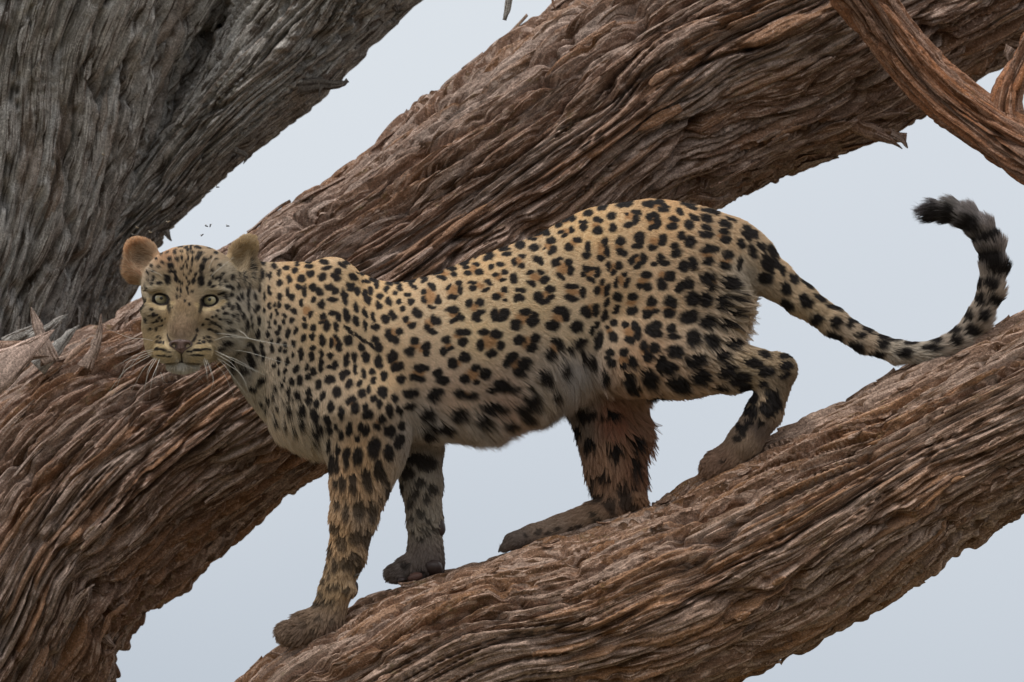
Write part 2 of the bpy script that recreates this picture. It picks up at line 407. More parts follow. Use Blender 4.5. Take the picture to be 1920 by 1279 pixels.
# ------------------------------------------------------------------ coat markings: x y rx ry [angle] per tile, ';' apart; a leading b = brown rosette centre
TILES = [
((720, 360, 5.329), "50,910,32,18,20;125,885,32,22;25,975,24,30,-30;160,955,32,34,30;115,1010,22,34,-20;50,1090,28,40;232,1030,38,24;155,1100,26,28;272,1095,36,36;190,1170,34,26,-20;340,1210,44,56,-40;220,835,36,18,-25;295,835,36,20,-30;390,830,44,18,-5;258,910,28,26;298,948,36,22,20;400,885,40,24,-25;550,785,44,22,-30;520,815,16,26;575,862,52,20,8;680,775,44,18,5;695,825,38,26,30;b600,820,40,24;480,950,46,34,35;395,1000,28,26;400,1080,28,42,-20;475,1155,44,22,15;540,1085,34,46,-15;545,1040,22,18;b450,1050,50,60;640,710,64,22,-15;820,685,60,22,-15;910,625,36,24;b820,640,40,18;645,955,40,26,-40;748,915,36,34,10;762,990,26,50,-10;690,1050,58,28,-5;b690,990,40,36;820,750,32,20,5;835,815,42,24,15;920,722,40,20,10;955,800,42,38;b885,775,30,30;1050,650,64,36,-15;1045,610,50,14;1080,755,30,24;1165,720,44,28,5;1115,830,34,24;1200,800,38,24;1190,880,36,18;1295,865,44,48;b1150,850,30,30;1200,575,62,22,-5;1225,625,54,22,-15;890,910,50,18,-3;890,965,42,32;1050,910,54,26,20;1020,980,42,24,-20;b960,940,30,20;1205,985,40,28,20;1120,1055,42,30,10;1210,1080,30,20;b1160,1030,30,20;848,1115,34,50,5;960,1110,42,46,20;b900,1150,30,30;680,1180,64,36,-10;760,1245,36,36;940,1220,60,30,-15;920,1265,44,20"),
((960, 360, 5.329), "80,530,48,44;95,640,42,24;20,700,26,46;90,740,40,34;b50,690,30,26;220,560,58,40,-10;220,475,38,16,-5;180,440,30,14,-25;340,415,46,34,-25;330,385,40,16,-25;b250,430,34,20;380,490,48,36,-10;400,590,54,40,-40;325,572,14,12;b360,545,30,24;255,680,60,36,25;285,710,40,24;460,330,44,26,-10;600,265,46,34,-15;b520,290,30,20;490,405,40,20,-10;590,380,30,40;530,440,40,20,-35;b545,390,30,24;710,300,48,20;710,360,34,46;760,215,50,36,-15;900,155,50,32,-20;855,285,50,30,5;850,395,56,40,-45;b830,340,30,20;995,245,50,38,10;1000,365,36,54,8;645,480,48,30,5;570,560,52,36,30;b610,515,28,20;750,560,30,60,5;740,640,50,36,-5;925,510,30,50,10;940,600,30,60,-5;880,665,46,28,25;b885,590,32,60;1075,495,58,46,-5;1095,610,60,44,20;b1060,560,34,26;1120,120,90,34,-10;1170,90,44,26;b1110,95,36,18;1240,210,56,32,15;1225,280,34,50,10;1160,330,64,28,-15;1140,228,18,14;b1160,245,36,26;1370,260,40,34,-30;1430,240,44,26,10;1450,310,28,50;1390,360,48,26,-10;b1400,295,36,36;1355,135,64,26,5;1270,440,54,44;1280,500,34,60;1240,545,44,34;430,710,48,40,-35;470,675,40,20;560,710,44,44,20;580,790,34,52;480,850,54,28,30;b500,770,50,50;180,810,46,26,-20;280,805,44,26,10;320,880,54,40,-15;190,915,50,28,20;b230,860,44,30;735,770,42,34,20;705,830,30,28;780,875,50,30,30;850,810,30,58,10;800,775,40,20;b765,815,36,26;960,750,28,46;1060,740,40,40,30;1010,810,40,26,-40;b1000,760,24,30;1190,680,34,54,25;1225,640,34,20;1300,680,32,64;1250,735,52,28,-30;b1245,685,28,30;1120,825,38,26,-15;1035,910,22,56,15;1140,910,30,66,30;b1085,895,22,40;895,900,24,36,15;845,990,28,52,10;940,985,28,80,20;b890,970,28,44;1330,830,58,44,5;1260,940,42,34,20;1340,950,50,44,10;b1300,890,40,24;85,985,62,28,5;65,1065,60,38,-5;260,1050,46,64,-10;380,975,54,38,-10;320,1100,60,34,-15;385,1055,44,30;b330,1030,40,24;590,950,74,30,-3;585,1060,80,34,12;700,1010,40,54,-10;b600,1005,54,24;940,1110,26,60,25;920,1230,34,60,20;1050,1050,50,46,15;1035,1170,36,40;1200,1050,50,42,10;1190,1190,64,44,-10;b1180,1110,44,20;1385,1095,54,50,20;1330,1230,40,44;1390,1205,50,22,-10;b1370,1160,44,20;130,1200,66,36,10;220,1240,44,40;480,1185,90,34,5;530,1230,40,50;720,1190,48,50,20;830,1180,36,66,-8;b775,1180,28,44"),
((1180, 360, 5.329), "190,125,64,28,5;330,180,66,30,5;350,140,50,20,15;b270,135,40,20;495,200,46,30,30;635,255,62,26,35;765,270,66,40,35;620,160,60,16,12;770,185,70,20,20;950,325,76,38,25;1010,275,60,14,30;440,275,60,28,15;415,350,60,40;b430,310,30,16;590,330,52,50,10;765,360,62,30,20;755,430,80,38,8;940,405,66,30,15;950,485,62,36,5;b900,440,34,16;230,235,60,30;270,300,34,60;190,270,34,30;235,355,56,28,-5;b215,300,34,26;90,460,52,60;70,550,50,30,-10;320,470,44,50,10;310,530,44,24;225,560,48,34,10;b240,500,36,28;505,445,50,42,-30;595,500,62,68,15;440,545,46,42,10;455,620,64,42,-25;800,570,90,40;740,590,50,30;770,690,56,46;b760,630,44,16;970,630,62,46,10;940,740,64,44,20;b940,690,50,16;1105,520,44,46,30;1160,440,30,80,-40;1200,380,90,26,40;1215,600,34,70,-25;1090,720,34,80,10;300,655,44,34;240,720,32,28;330,710,60,32,10;130,680,32,60;80,740,50,28,-30;525,745,56,60;615,720,50,84,-10;160,830,58,40;90,935,44,30,10;170,950,48,44;b130,890,36,22;390,850,54,56,-20;315,930,50,70,-30;b320,840,34,30;580,920,60,60,10;500,950,50,70,25;770,860,90,64,-5;800,950,60,44;b800,890,50,30;1000,920,100,80,20;220,1095,50,50,20;170,1210,50,40;230,1200,50,24;400,1100,80,54,25;385,1220,60,44;b380,1170,50,20;620,1070,80,80,-30;745,1080,66,86;920,1110,70,90;600,1230,80,50,-10;1080,1060,50,60;1060,1200,60,60;1300,540,26,70,-40;1370,690,46,110,-28;1340,850,60,60;1410,580,40,90,-40;1440,700,40,90,-35"),
((720, 580, 5.329), "15,90,28,44,-20;85,70,32,54,-35;220,100,34,34;285,160,44,34,-20;b250,130,20,16;335,40,44,60,-30;520,115,66,46,40;430,180,30,40;480,225,52,34,20;b465,140,34,34;680,15,66,34;700,115,56,26,-10;765,80,40,40;b700,55,40,20;960,35,60,26,-20;920,90,50,42;1110,60,44,66;1200,50,54,60,20;1160,100,70,30;b1155,40,24,20;1405,30,66,40;1310,155,54,56;1470,120,50,60;b1390,90,50,40;50,250,34,60,-20;120,310,44,50,-30;155,220,40,34,45;b95,250,26,44;305,310,46,40;260,420,56,56,20;425,370,44,50;430,440,40,40;b310,365,40,30;b370,400,20,20;620,310,50,40;595,415,38,46;665,395,32,28;b640,360,30,20;795,230,84,42,3;785,325,54,40,-10;b740,270,40,20;1000,230,54,44;1120,250,62,54,20;960,360,42,56;1165,360,46,54,20;1070,440,58,44,-15;b1050,320,60,60;1350,310,60,56;100,460,60,50,10;60,500,26,40;175,560,26,50,-20;110,600,34,24;b120,540,30,24;375,585,80,40;340,690,76,38,15;b345,635,50,20;170,700,46,36;15,660,30,50;540,640,44,54;590,710,66,44;690,540,52,64,-20;810,480,62,60;b755,520,20,30;920,580,54,40,-10;1010,640,64,60;805,690,50,50;915,725,44,28;b880,650,56,44;1270,490,60,56,-40;1215,540,50,40;1420,540,56,64;1350,625,74,50;b1310,550,40,40;270,830,80,44,-5;b250,835,24,20;500,850,84,60,-20;560,820,50,30;760,840,64,44;870,860,70,34;b810,830,30,20;1160,760,100,60,-20;1230,790,80,40,15;1080,810,50,30;15,840,34,50;110,885,28,44,-20;60,1010,38,70,-12;155,1010,26,60,-20;255,970,60,40;430,1040,80,60,-25;740,1040,100,76,-15;1090,980,140,50;1440,900,70,80,-10;1360,970,60,50;500,1150,90,40;430,1230,70,50;620,1180,80,40;980,1100,100,50;1230,1110,90,40;1400,1050,80,50;60,1210,60,70;180,1160,40,50"),
((960, 580, 5.329), "130,30,66,40;210,120,64,56;40,155,50,56;b100,90,50,40;470,30,90,26,10;530,70,44,50;400,165,78,58;b450,90,50,34;640,175,66,62;740,40,44,60,-30;830,30,32,50;b790,30,20,30;920,70,34,60,20;840,160,26,44,20;800,215,30,50,10;860,310,44,100,15;1005,135,40,38;945,185,18,18;1005,275,52,58;b970,215,26,26;1125,155,32,36;1215,170,36,50;1240,260,40,56;1170,300,54,40,20;b1155,230,40,34;1190,25,60,44;1340,55,50,44;1410,20,50,16;1030,15,30,28;1430,150,60,36;1350,200,34,54;1420,250,60,34;b1400,205,36,20;70,310,60,50;230,295,50,54;195,380,64,50;b150,330,44,50;470,360,44,80,-10;410,310,40,34;370,450,56,58;b410,390,40,40;670,345,90,44,-25;580,410,36,40;715,500,22,90;800,530,50,80,-20;970,430,50,34;950,480,30,30;985,535,46,48,10;1115,425,44,44;1195,530,48,60,10;1105,575,36,38;b1110,500,44,30;1310,360,44,48;1410,390,46,56,10;1340,470,50,50;b1330,400,40,40;1480,570,50,90;510,590,50,70;310,670,84,80,-10;120,540,70,60;70,620,70,54;25,470,34,50;925,680,48,64;1160,700,70,56,-10;1190,790,80,40,10;1330,660,60,70,20;1390,740,70,60;1430,880,110,36,5;180,890,100,90,-30;60,980,60,50;420,820,40,60;30,780,30,30;150,760,30,24"),
((1180, 580, 4.569), "20,15,44,40;150,35,50,36;190,20,30,16;330,30,60,40;500,75,90,56,-10;660,110,80,60,-10;830,130,90,50;45,150,30,40;60,200,34,60;10,270,30,40;165,170,40,50;230,140,40,36;230,210,50,40;350,170,44,44;370,235,66,30;120,300,34,40;205,320,44,40;155,400,50,50;380,360,80,60,10;540,250,66,80,-10;700,270,64,80,-25;880,290,70,60,20;15,455,44,60;270,450,46,60;330,510,80,60;560,440,110,60,-20;790,400,70,60,-10;1040,460,76,44,10;1130,380,70,30,10;1310,400,60,20;1320,480,66,44,-20;1150,530,80,50;830,530,100,64,-20;170,600,70,100,-30;600,580,90,80;420,640,110,70,20;930,600,100,60,-25;1310,560,60,30,-30;30,670,60,50;250,750,120,34,15;520,760,100,40,-5;760,700,80,50,-10;980,670,60,40,-10;1130,640,40,30;1180,710,40,40;1050,750,50,60;1040,860,50,50;1140,830,50,40;1020,950,40,30;930,1000,30,40;960,1060,40,24;1220,750,50,80;1180,880,50,40"),
((460, 460, 5.329), "75,190,18,60;175,170,22,44,-30;290,210,32,44,-35;165,290,28,60,-5;90,300,22,36;220,295,14,30;255,310,14,54;345,275,26,34;420,225,34,24;500,250,36,30,-25;515,190,30,20;625,172,38,20;645,215,50,20,-5;790,170,60,24,3;820,230,52,26,-15;975,200,54,24,25;655,285,46,36,10;775,320,46,50;935,265,38,36,15;910,320,60,36,35;1080,320,60,34,40;1215,358,46,26,10;1150,280,40,14,20;1440,378,40,26,10;445,340,30,46;570,335,46,42,10;345,378,38,44;540,420,44,26,15;600,460,26,70;145,430,16,44;100,500,14,50,-10;205,510,14,44;45,430,14,80,10;250,450,14,56,-15;355,515,30,44;440,480,24,60,-10;470,520,40,40;690,425,50,40,20;745,460,40,54,-30;845,420,54,36;900,460,34,44,-35;690,540,30,34;565,575,28,40;770,590,40,48;880,550,60,32,5;1000,520,38,90,-15;1060,415,66,44,30;1120,460,40,50,-20;1200,480,30,50,-10;1225,540,40,60,-20;1250,455,26,44,-20;1310,400,26,40;1410,440,30,44,-10;1350,510,36,30;1435,560,34,50;1335,600,34,50,-20;120,620,30,40;255,605,22,36;345,595,20,34;430,615,30,30;35,585,14,60;305,590,12,20;200,650,14,20;325,670,16,40;405,695,26,28;500,660,44,22,40;b620,650,34,40,20;665,690,26,46,25;150,750,20,50;62,700,10,30;270,710,14,36;20,770,20,56;70,775,12,30;315,765,16,26;395,760,16,30;475,757,36,34;600,735,18,20;790,715,44,34;890,680,50,30,10;940,720,34,60,-20;1020,695,34,80,-15;1115,620,32,66,-15;1110,760,36,60,-25;1200,680,26,60,-12;1205,800,24,60,-5;1280,720,24,60,-5;1305,820,48,36,10;1400,730,36,56,-30;1480,700,34,60,-30;250,790,16,34;355,825,24,34;440,880,22,60;515,850,22,40;600,805,30,36;695,830,36,40;820,800,40,64;770,770,30,20;915,810,28,56,-20;1045,850,20,76,-40;b790,765,20,20;135,880,26,50;235,890,18,50;335,875,24,34;590,925,36,46;680,915,30,36;780,950,34,66;870,970,22,60;930,930,26,60,-30;945,1010,40,54;1040,950,50,60,-40;1150,920,16,80,-45;1250,990,14,90,-50;b900,960,20,40;1440,900,34,80,-15;1310,950,44,50,-20;1340,1020,44,54;270,955,16,30;345,945,18,30;495,975,22,40;410,990,20,26;275,1030,20,44;360,1035,22,26;410,1055,18,26;685,1030,40,30;670,1110,30,50;565,1080,26,80;770,1090,24,60;770,1190,24,90;860,1100,30,44;490,1090,20,36;1165,1020,40,54,-30;1210,1120,46,60;1020,1140,34,90,10;1100,1120,24,70,-5;1340,1160,40,80,-10;1470,1110,44,80,10;345,1150,26,44;430,1155,22,46;300,1200,18,30;520,1230,34,44;630,1215,26,40;690,1250,34,40;900,1190,36,56,25;860,1215,44,24;170,1020,16,60,-10;60,1140,30,60;40,1000,30,30;110,1050,34,24,40"),
((460, 660, 5.329), "525,160,34,44;350,200,14,40;408,190,18,36;630,145,26,40;690,190,36,44;640,245,34,40;555,280,34,54,-5;470,290,26,44,-10;400,280,14,26;370,335,16,34;850,270,50,46;880,270,30,40;740,325,34,50,10;1020,200,34,34;980,235,34,46,20;1045,310,42,60,15;1110,170,20,60;1190,220,26,60,-5;1275,195,36,40;1285,280,30,44;1390,235,40,48;1145,310,30,34;1560,270,48,44;1470,50,60,60;1520,150,60,44;1750,150,80,34;1720,260,80,40,10;160,270,60,40,-15;80,340,44,44;310,365,18,40;445,390,20,40,-10;530,430,34,50,-10;645,400,34,50;640,490,34,44,-20;780,430,36,50;930,400,54,60;1180,400,44,50;1245,370,24,44;1380,390,60,60,-40;1495,455,36,40;1660,410,80,50;1080,470,50,40,-30;1040,500,30,40;1105,560,46,70,15;1290,460,44,40;1345,510,34,50;b1080,510,24,20;280,430,16,40,20;230,480,20,40;160,510,18,24;325,530,16,26;205,570,14,30;430,460,18,34;375,500,14,24;485,470,14,20;720,510,32,50;865,545,42,66;565,570,44,66;445,580,34,50;970,610,34,76;705,630,44,80,-20;1210,540,34,50;1230,620,60,54;1450,580,44,80,-10;1545,590,26,60,-20;1650,540,60,44;300,650,24,44;395,690,20,60;560,700,36,46;490,770,20,24;835,680,40,70,-20;845,770,36,60,-5;730,770,66,70;920,750,24,44;960,830,32,60;1050,760,32,90,8;1160,740,40,50;1210,780,44,60;1130,850,34,44;1370,670,46,46;1325,740,44,44;b1330,700,24,16;1440,780,60,60,10;1300,940,64,100;1135,1030,54,90;1550,870,50,70;1020,1000,40,60;930,970,30,60;1020,1100,34,44;870,1080,34,80;840,930,30,60;700,860,40,30;1440,990,50,80;1210,1210,50,80;980,1240,34,44;1080,1240,40,44;1330,1150,44,100"),
((500, 780, 2.782), "340,245,20,40;370,240,12,50;420,210,14,50;480,205,28,48;565,165,36,54;650,80,28,30;690,130,26,40;640,190,24,40;365,340,14,32;400,345,14,34;455,350,24,50;525,320,26,60,-10;595,280,22,56,-15;630,360,20,50;375,450,18,34;420,490,20,46;485,470,26,56;550,480,26,60;600,460,20,50;360,575,22,34;395,650,28,44;470,620,40,40;530,630,34,50;335,690,14,36;360,770,18,44;425,760,34,34;460,720,30,20;480,770,24,40;315,760,8,24;330,820,10,30;302,850,10,24;370,880,26,18;330,890,14,16;290,925,14,20;268,912,10,16;420,900,20,20;260,970,28,22;302,962,18,16;342,962,22,16;830,240,60,40;730,290,34,40;770,220,50,30;800,340,34,20;860,380,30,30;770,395,24,30;745,450,16,30;830,425,20,26;800,500,24,30;755,535,14,24;840,545,18,16;820,590,30,14;760,600,10,20;800,640,24,14;870,590,16,20;700,360,16,30;830,620,20,10"),
((900, 640, 3.0), "620,580,34,44;540,500,30,60;760,620,50,40;700,740,40,30;790,800,26,50;660,860,44,50;730,900,40,40;820,880,40,60;640,970,20,16;660,1005,20,14;560,1040,20,14;515,1060,16,14;435,1055,20,12;850,930,40,30;880,560,30,60;870,680,24,50;600,400,60,40;740,420,60,30;1500,380,24,30;1510,450,26,18;1470,510,22,18;1580,370,30,24;1650,340,40,60"),
((1340, 340, 3.310), "60,265,44,26,25;50,315,44,20,10;60,365,40,24;160,390,28,30,20;190,330,44,20,45;215,310,60,20,40;225,430,20,44,-20;300,510,28,50,-30;340,540,20,40;350,430,50,16,55;285,400,30,16,50;300,600,50,40,20;410,550,20,36,-20;480,600,40,26,50;430,660,34,44,-30;560,630,50,14,40;540,710,34,26;560,750,40,30;640,720,50,18,30;730,780,56,20,20;620,850,44,36;740,870,40,34,20;830,880,26,24,20;850,845,50,12,20;930,910,46,24,30;890,950,34,22,20;1030,940,50,14,20;1030,1005,40,34;1100,980,30,14;1200,1000,50,16;1160,1060,50,30;1330,1040,70,20;1350,995,50,16;860,1030,60,40;730,960,60,30,30;1000,1070,60,20;1480,1000,40,30;1470,940,44,20,-20;1580,940,50,34;1640,760,30,40;1560,860,30,30;1650,850,40,40;1700,660,44,40;1640,660,16,40;1720,760,40,40;1700,490,80,52;1690,370,100,36,-20;1600,285,56,70,-40;1470,210,44,64,-15;1375,200,44,50;1760,560,70,44;440,760,50,24,40;500,830,60,24,35;1820,520,40,60"),
((240, 440, 8.0), "820,195,40,14,-15;900,210,34,16,-20;740,260,34,12,-20;620,290,30,20,-20;835,270,28,14;740,300,40,16,-15;670,380,30,24;780,375,40,22;850,370,12,40;690,485,44,46;570,440,34,20;690,570,34,22;750,590,20,44,-15;850,530,24,14;790,400,20,16;650,690,44,70,5;770,680,26,50,-10;820,730,16,30;860,750,10,30;440,660,30,20;520,740,50,24,-5;400,750,20,20;620,630,30,16,-10;970,200,14,60;1070,205,56,20,15;1235,190,48,26,15;1330,280,34,24,20;1120,285,50,12,10;1110,320,40,16,10;1080,375,30,36,10;1200,385,44,24,20;1180,430,44,14,40;1270,360,14,20;1000,280,34,16;930,250,26,20;980,150,30,20;1060,115,60,10;900,120,60,10,-10;1430,160,50,20,20;560,240,50,16,-15;1145,500,34,50;1120,580,20,36,-30;1060,610,16,30,10;1280,560,22,24;1290,650,20,34,-40;1340,680,20,16;1250,740,30,40,20;1310,785,44,20,-15;1130,710,46,80;1030,700,22,44,10;1000,740,12,30,-20;950,740,14,34,-20;930,310,20,14;1010,400,12,50;940,390,10,40;910,430,12,20;880,490,12,24;930,500,10,30;980,560,14,24;960,610,14,12;880,620,10,24;920,670,10,20;1000,480,12,20;780,830,14,20;830,830,12,24;930,810,14,30,-20;1000,860,20,24,-30;950,880,10,20;780,930,8,20;830,930,8,24;1410,660,24,30;1410,740,20,50,-10;1500,780,26,30;1580,790,20,30;1565,900,30,44;1480,940,30,44,-20;1650,930,18,40,-10;1520,1040,20,60;1640,1060,14,50;1450,1090,20,30;1580,1100,30,40;1430,890,50,16,-10;270,840,20,26;330,830,16,30;240,970,20,40;290,1020,20,60;380,1010,24,20"),
((240, 560, 7.385), "270,60,16,40;230,130,16,50;350,50,30,16;370,150,20,16;400,225,26,24;445,230,20,20;345,240,14,12;290,310,20,40;485,265,20,16;515,300,14,14;450,310,22,20;400,330,18,16;360,420,24,16;440,420,16,26;480,380,8,10;520,370,8,10;560,270,8,8;460,520,14,14;490,545,14,14;450,590,18,16;500,600,16,20;545,610,14,20;510,700,80,14,5;620,730,50,8,5;450,690,30,16;520,785,70,10,5;620,795,50,6;1000,710,80,14,-5;1120,690,60,14,-8;900,730,40,8;1000,785,90,10;1020,620,30,12;1080,600,20,14;1150,580,30,14;1030,580,16,12;1085,545,14,12;1140,525,24,16;1345,130,20,36,-20;1400,70,20,60;1455,130,28,34;1515,90,16,50;1555,150,18,40;1275,165,20,16;1350,205,26,22;1395,215,20,18;1470,235,28,24;1520,220,12,36;1430,325,22,36;1535,290,20,26;1195,260,20,20;1250,245,16,30;1130,290,20,16;1180,325,24,18;1240,350,30,20;1300,385,26,20;1070,365,16,14;1150,360,14,14;1000,445,14,20;1405,430,36,20;1470,430,36,26;1250,465,18,24;1205,450,16,20;1160,430,20,16;1310,290,20,20;1380,300,14,20;1410,510,30,16;1570,380,12,12;1680,60,24,80;1800,125,50,50;1710,225,14,40;1645,330,24,60;1835,305,28,60;1815,475,34,54;1730,340,12,30;1690,650,60,44;1860,650,34,44;1780,720,30,70,-30;1500,750,70,60;1320,680,60,30;1710,850,44,80;1890,780,30,70;1450,900,60,80;1600,950,60,34;1830,1130,70,50;1390,610,60,40"),
]
TILES.append(((0, 0, 1.0), '437,520,4,6;448,535,3,6;455,552,3,8;440,505,3,5;462,520,4,12;466,548,3,12;450,513,2.5,6;432,537,3,4;447,575,3,6;457,590,3,7;462,612,3,6;450,560,2,5;478,505,4,9;486,528,3,8;1290,382,16,5,5;1335,396,14,6,20;1230,380,14,5;820,508,12,4,-15;870,494,11,4,-15;945,464,10,4,-20;1010,436,11,4,-20;1060,412,11,5,-20;650,490,8,4,10;290,500,3,2.5;298,488,3,2;306,478,3,2;284,515,3,2;295,512,3.5,2;303,503,3,2.5;282,528,3,2;293,527,4,2,-10;277,540,2.5,3;415,500,3,2.5;408,488,3,2;420,515,3,3;411,522,3,2.5;425,528,3,3;402,510,3,3;330,575,1.5,2.5;338,560,1.5,3;352,565,1.5,3;360,572,1.5,2.5;345,548,2,3;1395,800,9,7;1410,775,8,6;1425,790,7,6;1380,822,8,6;1440,750,9,7;1355,862,6,5;1010,998,7,5;985,1004,6,4;1030,1000,6,4;1150,955,8,7;1180,900,8,10;1110,900,7,10;570,1165,7,5;600,1155,8,5;625,1160,7,6;590,1180,6,6;760,1060,8,6;790,1070,7,5;700,512,9,4,30'))
def parse_spots():
    dark, brown = [], []
    for (x0, y0, sc), txt in TILES:
        for t in txt.split(';'):
            br = t.startswith('b')
            v = [float(q) for q in t.lstrip('b').split(',')]
            a = math.radians(v[4]) if len(v) > 4 else 0.0
            k = 0.94
            r = (x0 + v[0] / sc, y0 + v[1] / sc, k * v[2] / sc, k * v[3] / sc, a)
            (brown if br else dark).append(r)
    return dark, brown
# ------------------------------------------------------------------ the leopard (built in pixel-sized units, x right, y down, d away; 1 unit = 1.1 mm)
def axis(lo, hi, zones, base):
    v = [lo]
    while v[-1] < hi:
        st = base
        for (a, b, s_) in zones:
            if a <= v[-1] < b: st = s_
        v.append(v[-1] + st)
    return np.array(v, np.float32)
GX = axis(205, 1915, [(205, 505, 2.0)], 3.6)
GY = axis(362, 1235, [(425, 715, 2.0)], 3.6)
GD = axis(-255, 150, [], 3.4)
FIELD = np.full((len(GX), len(GY), len(GD)), 60.0, np.float32)

def region(lo, hi):
    s_ = []
    for g, a, b in zip((GX, GY, GD), lo, hi):
        i0 = max(0, np.searchsorted(g, a) - 1); i1 = min(len(g), np.searchsorted(g, b) + 1)
        s_.append(slice(i0, max(i1, i0 + 1)))
    return tuple(s_)
def grid(sl):
    return GX[sl[0]][:, None, None], GY[sl[1]][None, :, None], GD[sl[2]][None, None, :]
def blend(sl, d, k, mode='add'):
    f = FIELD[sl]
    if mode == 'add':
        h = np.maximum(k - np.abs(f - d), 0) / k
        FIELD[sl] = np.minimum(f, d) - h * h * k * 0.25
    else:
        h = np.maximum(k - np.abs(f + d), 0) / k
        FIELD[sl] = np.maximum(f, -d) + h * h * k * 0.25
def ell(c, r, k=16, rot=0.0, mode='add'):
    m = max(r) + k + 8
    sl = region([c[0] - m, c[1] - m, c[2] - m], [c[0] + m, c[1] + m, c[2] + m])
    X, Y, D_ = grid(sl)
    dx, dy, dz = X - c[0], Y - c[1], D_ - c[2]
    if rot:
        a = math.radians(rot)
        dx, dy = dx * math.cos(a) + dy * math.sin(a), -dx * math.sin(a) + dy * math.cos(a)
    k0 = np.sqrt((dx / r[0]) ** 2 + (dy / r[1]) ** 2 + (dz / r[2]) ** 2)
    k1 = np.sqrt((dx / r[0] ** 2) ** 2 + (dy / r[1] ** 2) ** 2 + (dz / r[2] ** 2) ** 2) + 1e-6
    blend(sl, (k0 * (k0 - 1) / k1).astype(np.float32), k, mode)
def chain(pts, k=22, zs=1.0, kin=None):
    """pts: (x, y, d, r). zs < 1 narrows the depth. One smooth tapered tube blended in as a whole"""
    P = np.array(pts, float)
    m = P[:, 3].max() + k + 10
    sl = region(P[:, :3].min(0) - m, P[:, :3].max(0) + m)
    X, Y, D_ = grid(sl)
    best = None
    for p, q in zip(P[:-1], P[1:]):
        ax, ay, az = q[0] - p[0], q[1] - p[1], (q[2] - p[2]) / zs
        ll = ax * ax + ay * ay + az * az + 1e-9
        t = np.clip(((X - p[0]) * ax + (Y - p[1]) * ay + (D_ - p[2]) / zs * az) / ll, 0, 1)
        d = np.sqrt((X - p[0] - t * ax) ** 2 + (Y - p[1] - t * ay) ** 2 + ((D_ - p[2]) / zs - t * az) ** 2) - (p[3] + (q[3] - p[3]) * t)
        if best is None: best = d
        else:
            kk = kin or max(6.0, 0.35 * min(p[3], q[3]))
            h = np.maximum(kk - np.abs(best - d), 0) / kk
            best = np.minimum(best, d) - h * h * kk * 0.25
    blend(sl, (best * min(1.0, zs * 1.15)).astype(np.float32), k)

# trunk and neck (outline is a few units inside the photo's, the fur fills the rest)
chain([(470, 585, -25, 92), (530, 615, -12, 112), (600, 640, 0, 138), (680, 678, 2, 130), (770, 675, 0, 131), (860, 662, 0, 139), (950, 628, 0, 144), (1050, 586, 0, 137), (1150, 536, 0, 140), (1240, 512, 0, 130), (1310, 500, 0, 108), (1370, 482, 0, 66)], 30, 0.74)
ell((545, 700, -5), (80, 95, 75), 50, -35)
ell((600, 745, -5), (95, 80, 80), 50, 20)
# shoulders, blade tops and skin folds
ell((618, 556, -46), (62, 74, 46), 20, 14); ell((618, 562, 46), (60, 74, 46), 20, 14)
ell((650, 662, -66), (84, 150, 52), 10, -20); ell((655, 665, 62), (85, 140, 50), 18, -18)
# thighs
ell((1265, 575, -55), (128, 158, 60), 13, 12); ell((1225, 590, 55), (120, 150, 58), 18, 8)
ell((1350, 560, -30), (48, 95, 45), 26, 10)
chain([(1190, 655, -60, 82), (1285, 668, -64, 72), (1370, 688, -66, 46), (1445, 692, -66, 29)], 26, 0.8)
# near hind shank to paw
chain([(1448, 694, -66, 27), (1466, 690, -66, 21)], 14)
chain([(1460, 696, -66, 27), (1432, 770, -62, 31), (1396, 826, -56, 30), (1368, 858, -50, 27), (1345, 868, -48, 27)], 18, 0.9)
for i, dd in enumerate((-70, -55, -39, -26)): ell((1334 - (3 if i in (1, 2) else 0), 872, dd), (20, 18, 8.5), 3.5, -25)
# far hind leg
chain([(1140, 740, 48, 78), (1148, 800, 52, 62), (1150, 860, 54, 49), (1160, 915, 55, 41), (1178, 945, 55, 26)], 26, 0.8)
chain([(1184, 940, 48, 26), (1120, 964, 42, 24), (1050, 988, 34, 21), (1000, 1004, 26, 20), (968, 1014, 22, 17)], 14, 1.1)
for i, dd in enumerate((0, 15, 31, 44)): chain([(1000, 1001, 24, 13), (964 - (4 if i in (1, 2) else 0), 1015, dd, 13), (948, 1026, dd, 9)], 5)
# near front leg
chain([(678, 770, -62, 92), (684, 835, -62, 67), (676, 900, -60, 52), (664, 965, -58, 41), (652, 1035, -56, 32), (632, 1100, -54, 28), (616, 1150, -52, 30)], 30, 0.85)
ell((590, 1172, -52), (48, 32, 36), 14, -8)
for i, dd in enumerate((-80, -62, -43, -26)): ell((552 - (6 if i in (1, 2) else 0), 1183, dd), (25, 21, 10.5), 3.5, 10)
ell((656, 1100, -70), (11, 15, 9), 7, -10)
ell((730, 830, -58), (34, 50, 38), 26, 15)
# far front leg
chain([(760, 770, 50, 75), (782, 840, 52, 45), (790, 905, 52, 36), (796, 975, 50, 30), (797, 1035, 48, 30), (800, 1058, 46, 31)], 24, 0.88)
chain([(800, 1058, 46, 27), (768, 1066, 42, 25), (750, 1073, 40, 20)], 12)
for i, dd in enumerate((22, 34, 47, 60)): ell((742 - (4 if i in (1, 2) else 0), 1076, dd), (17, 16, 9), 6)
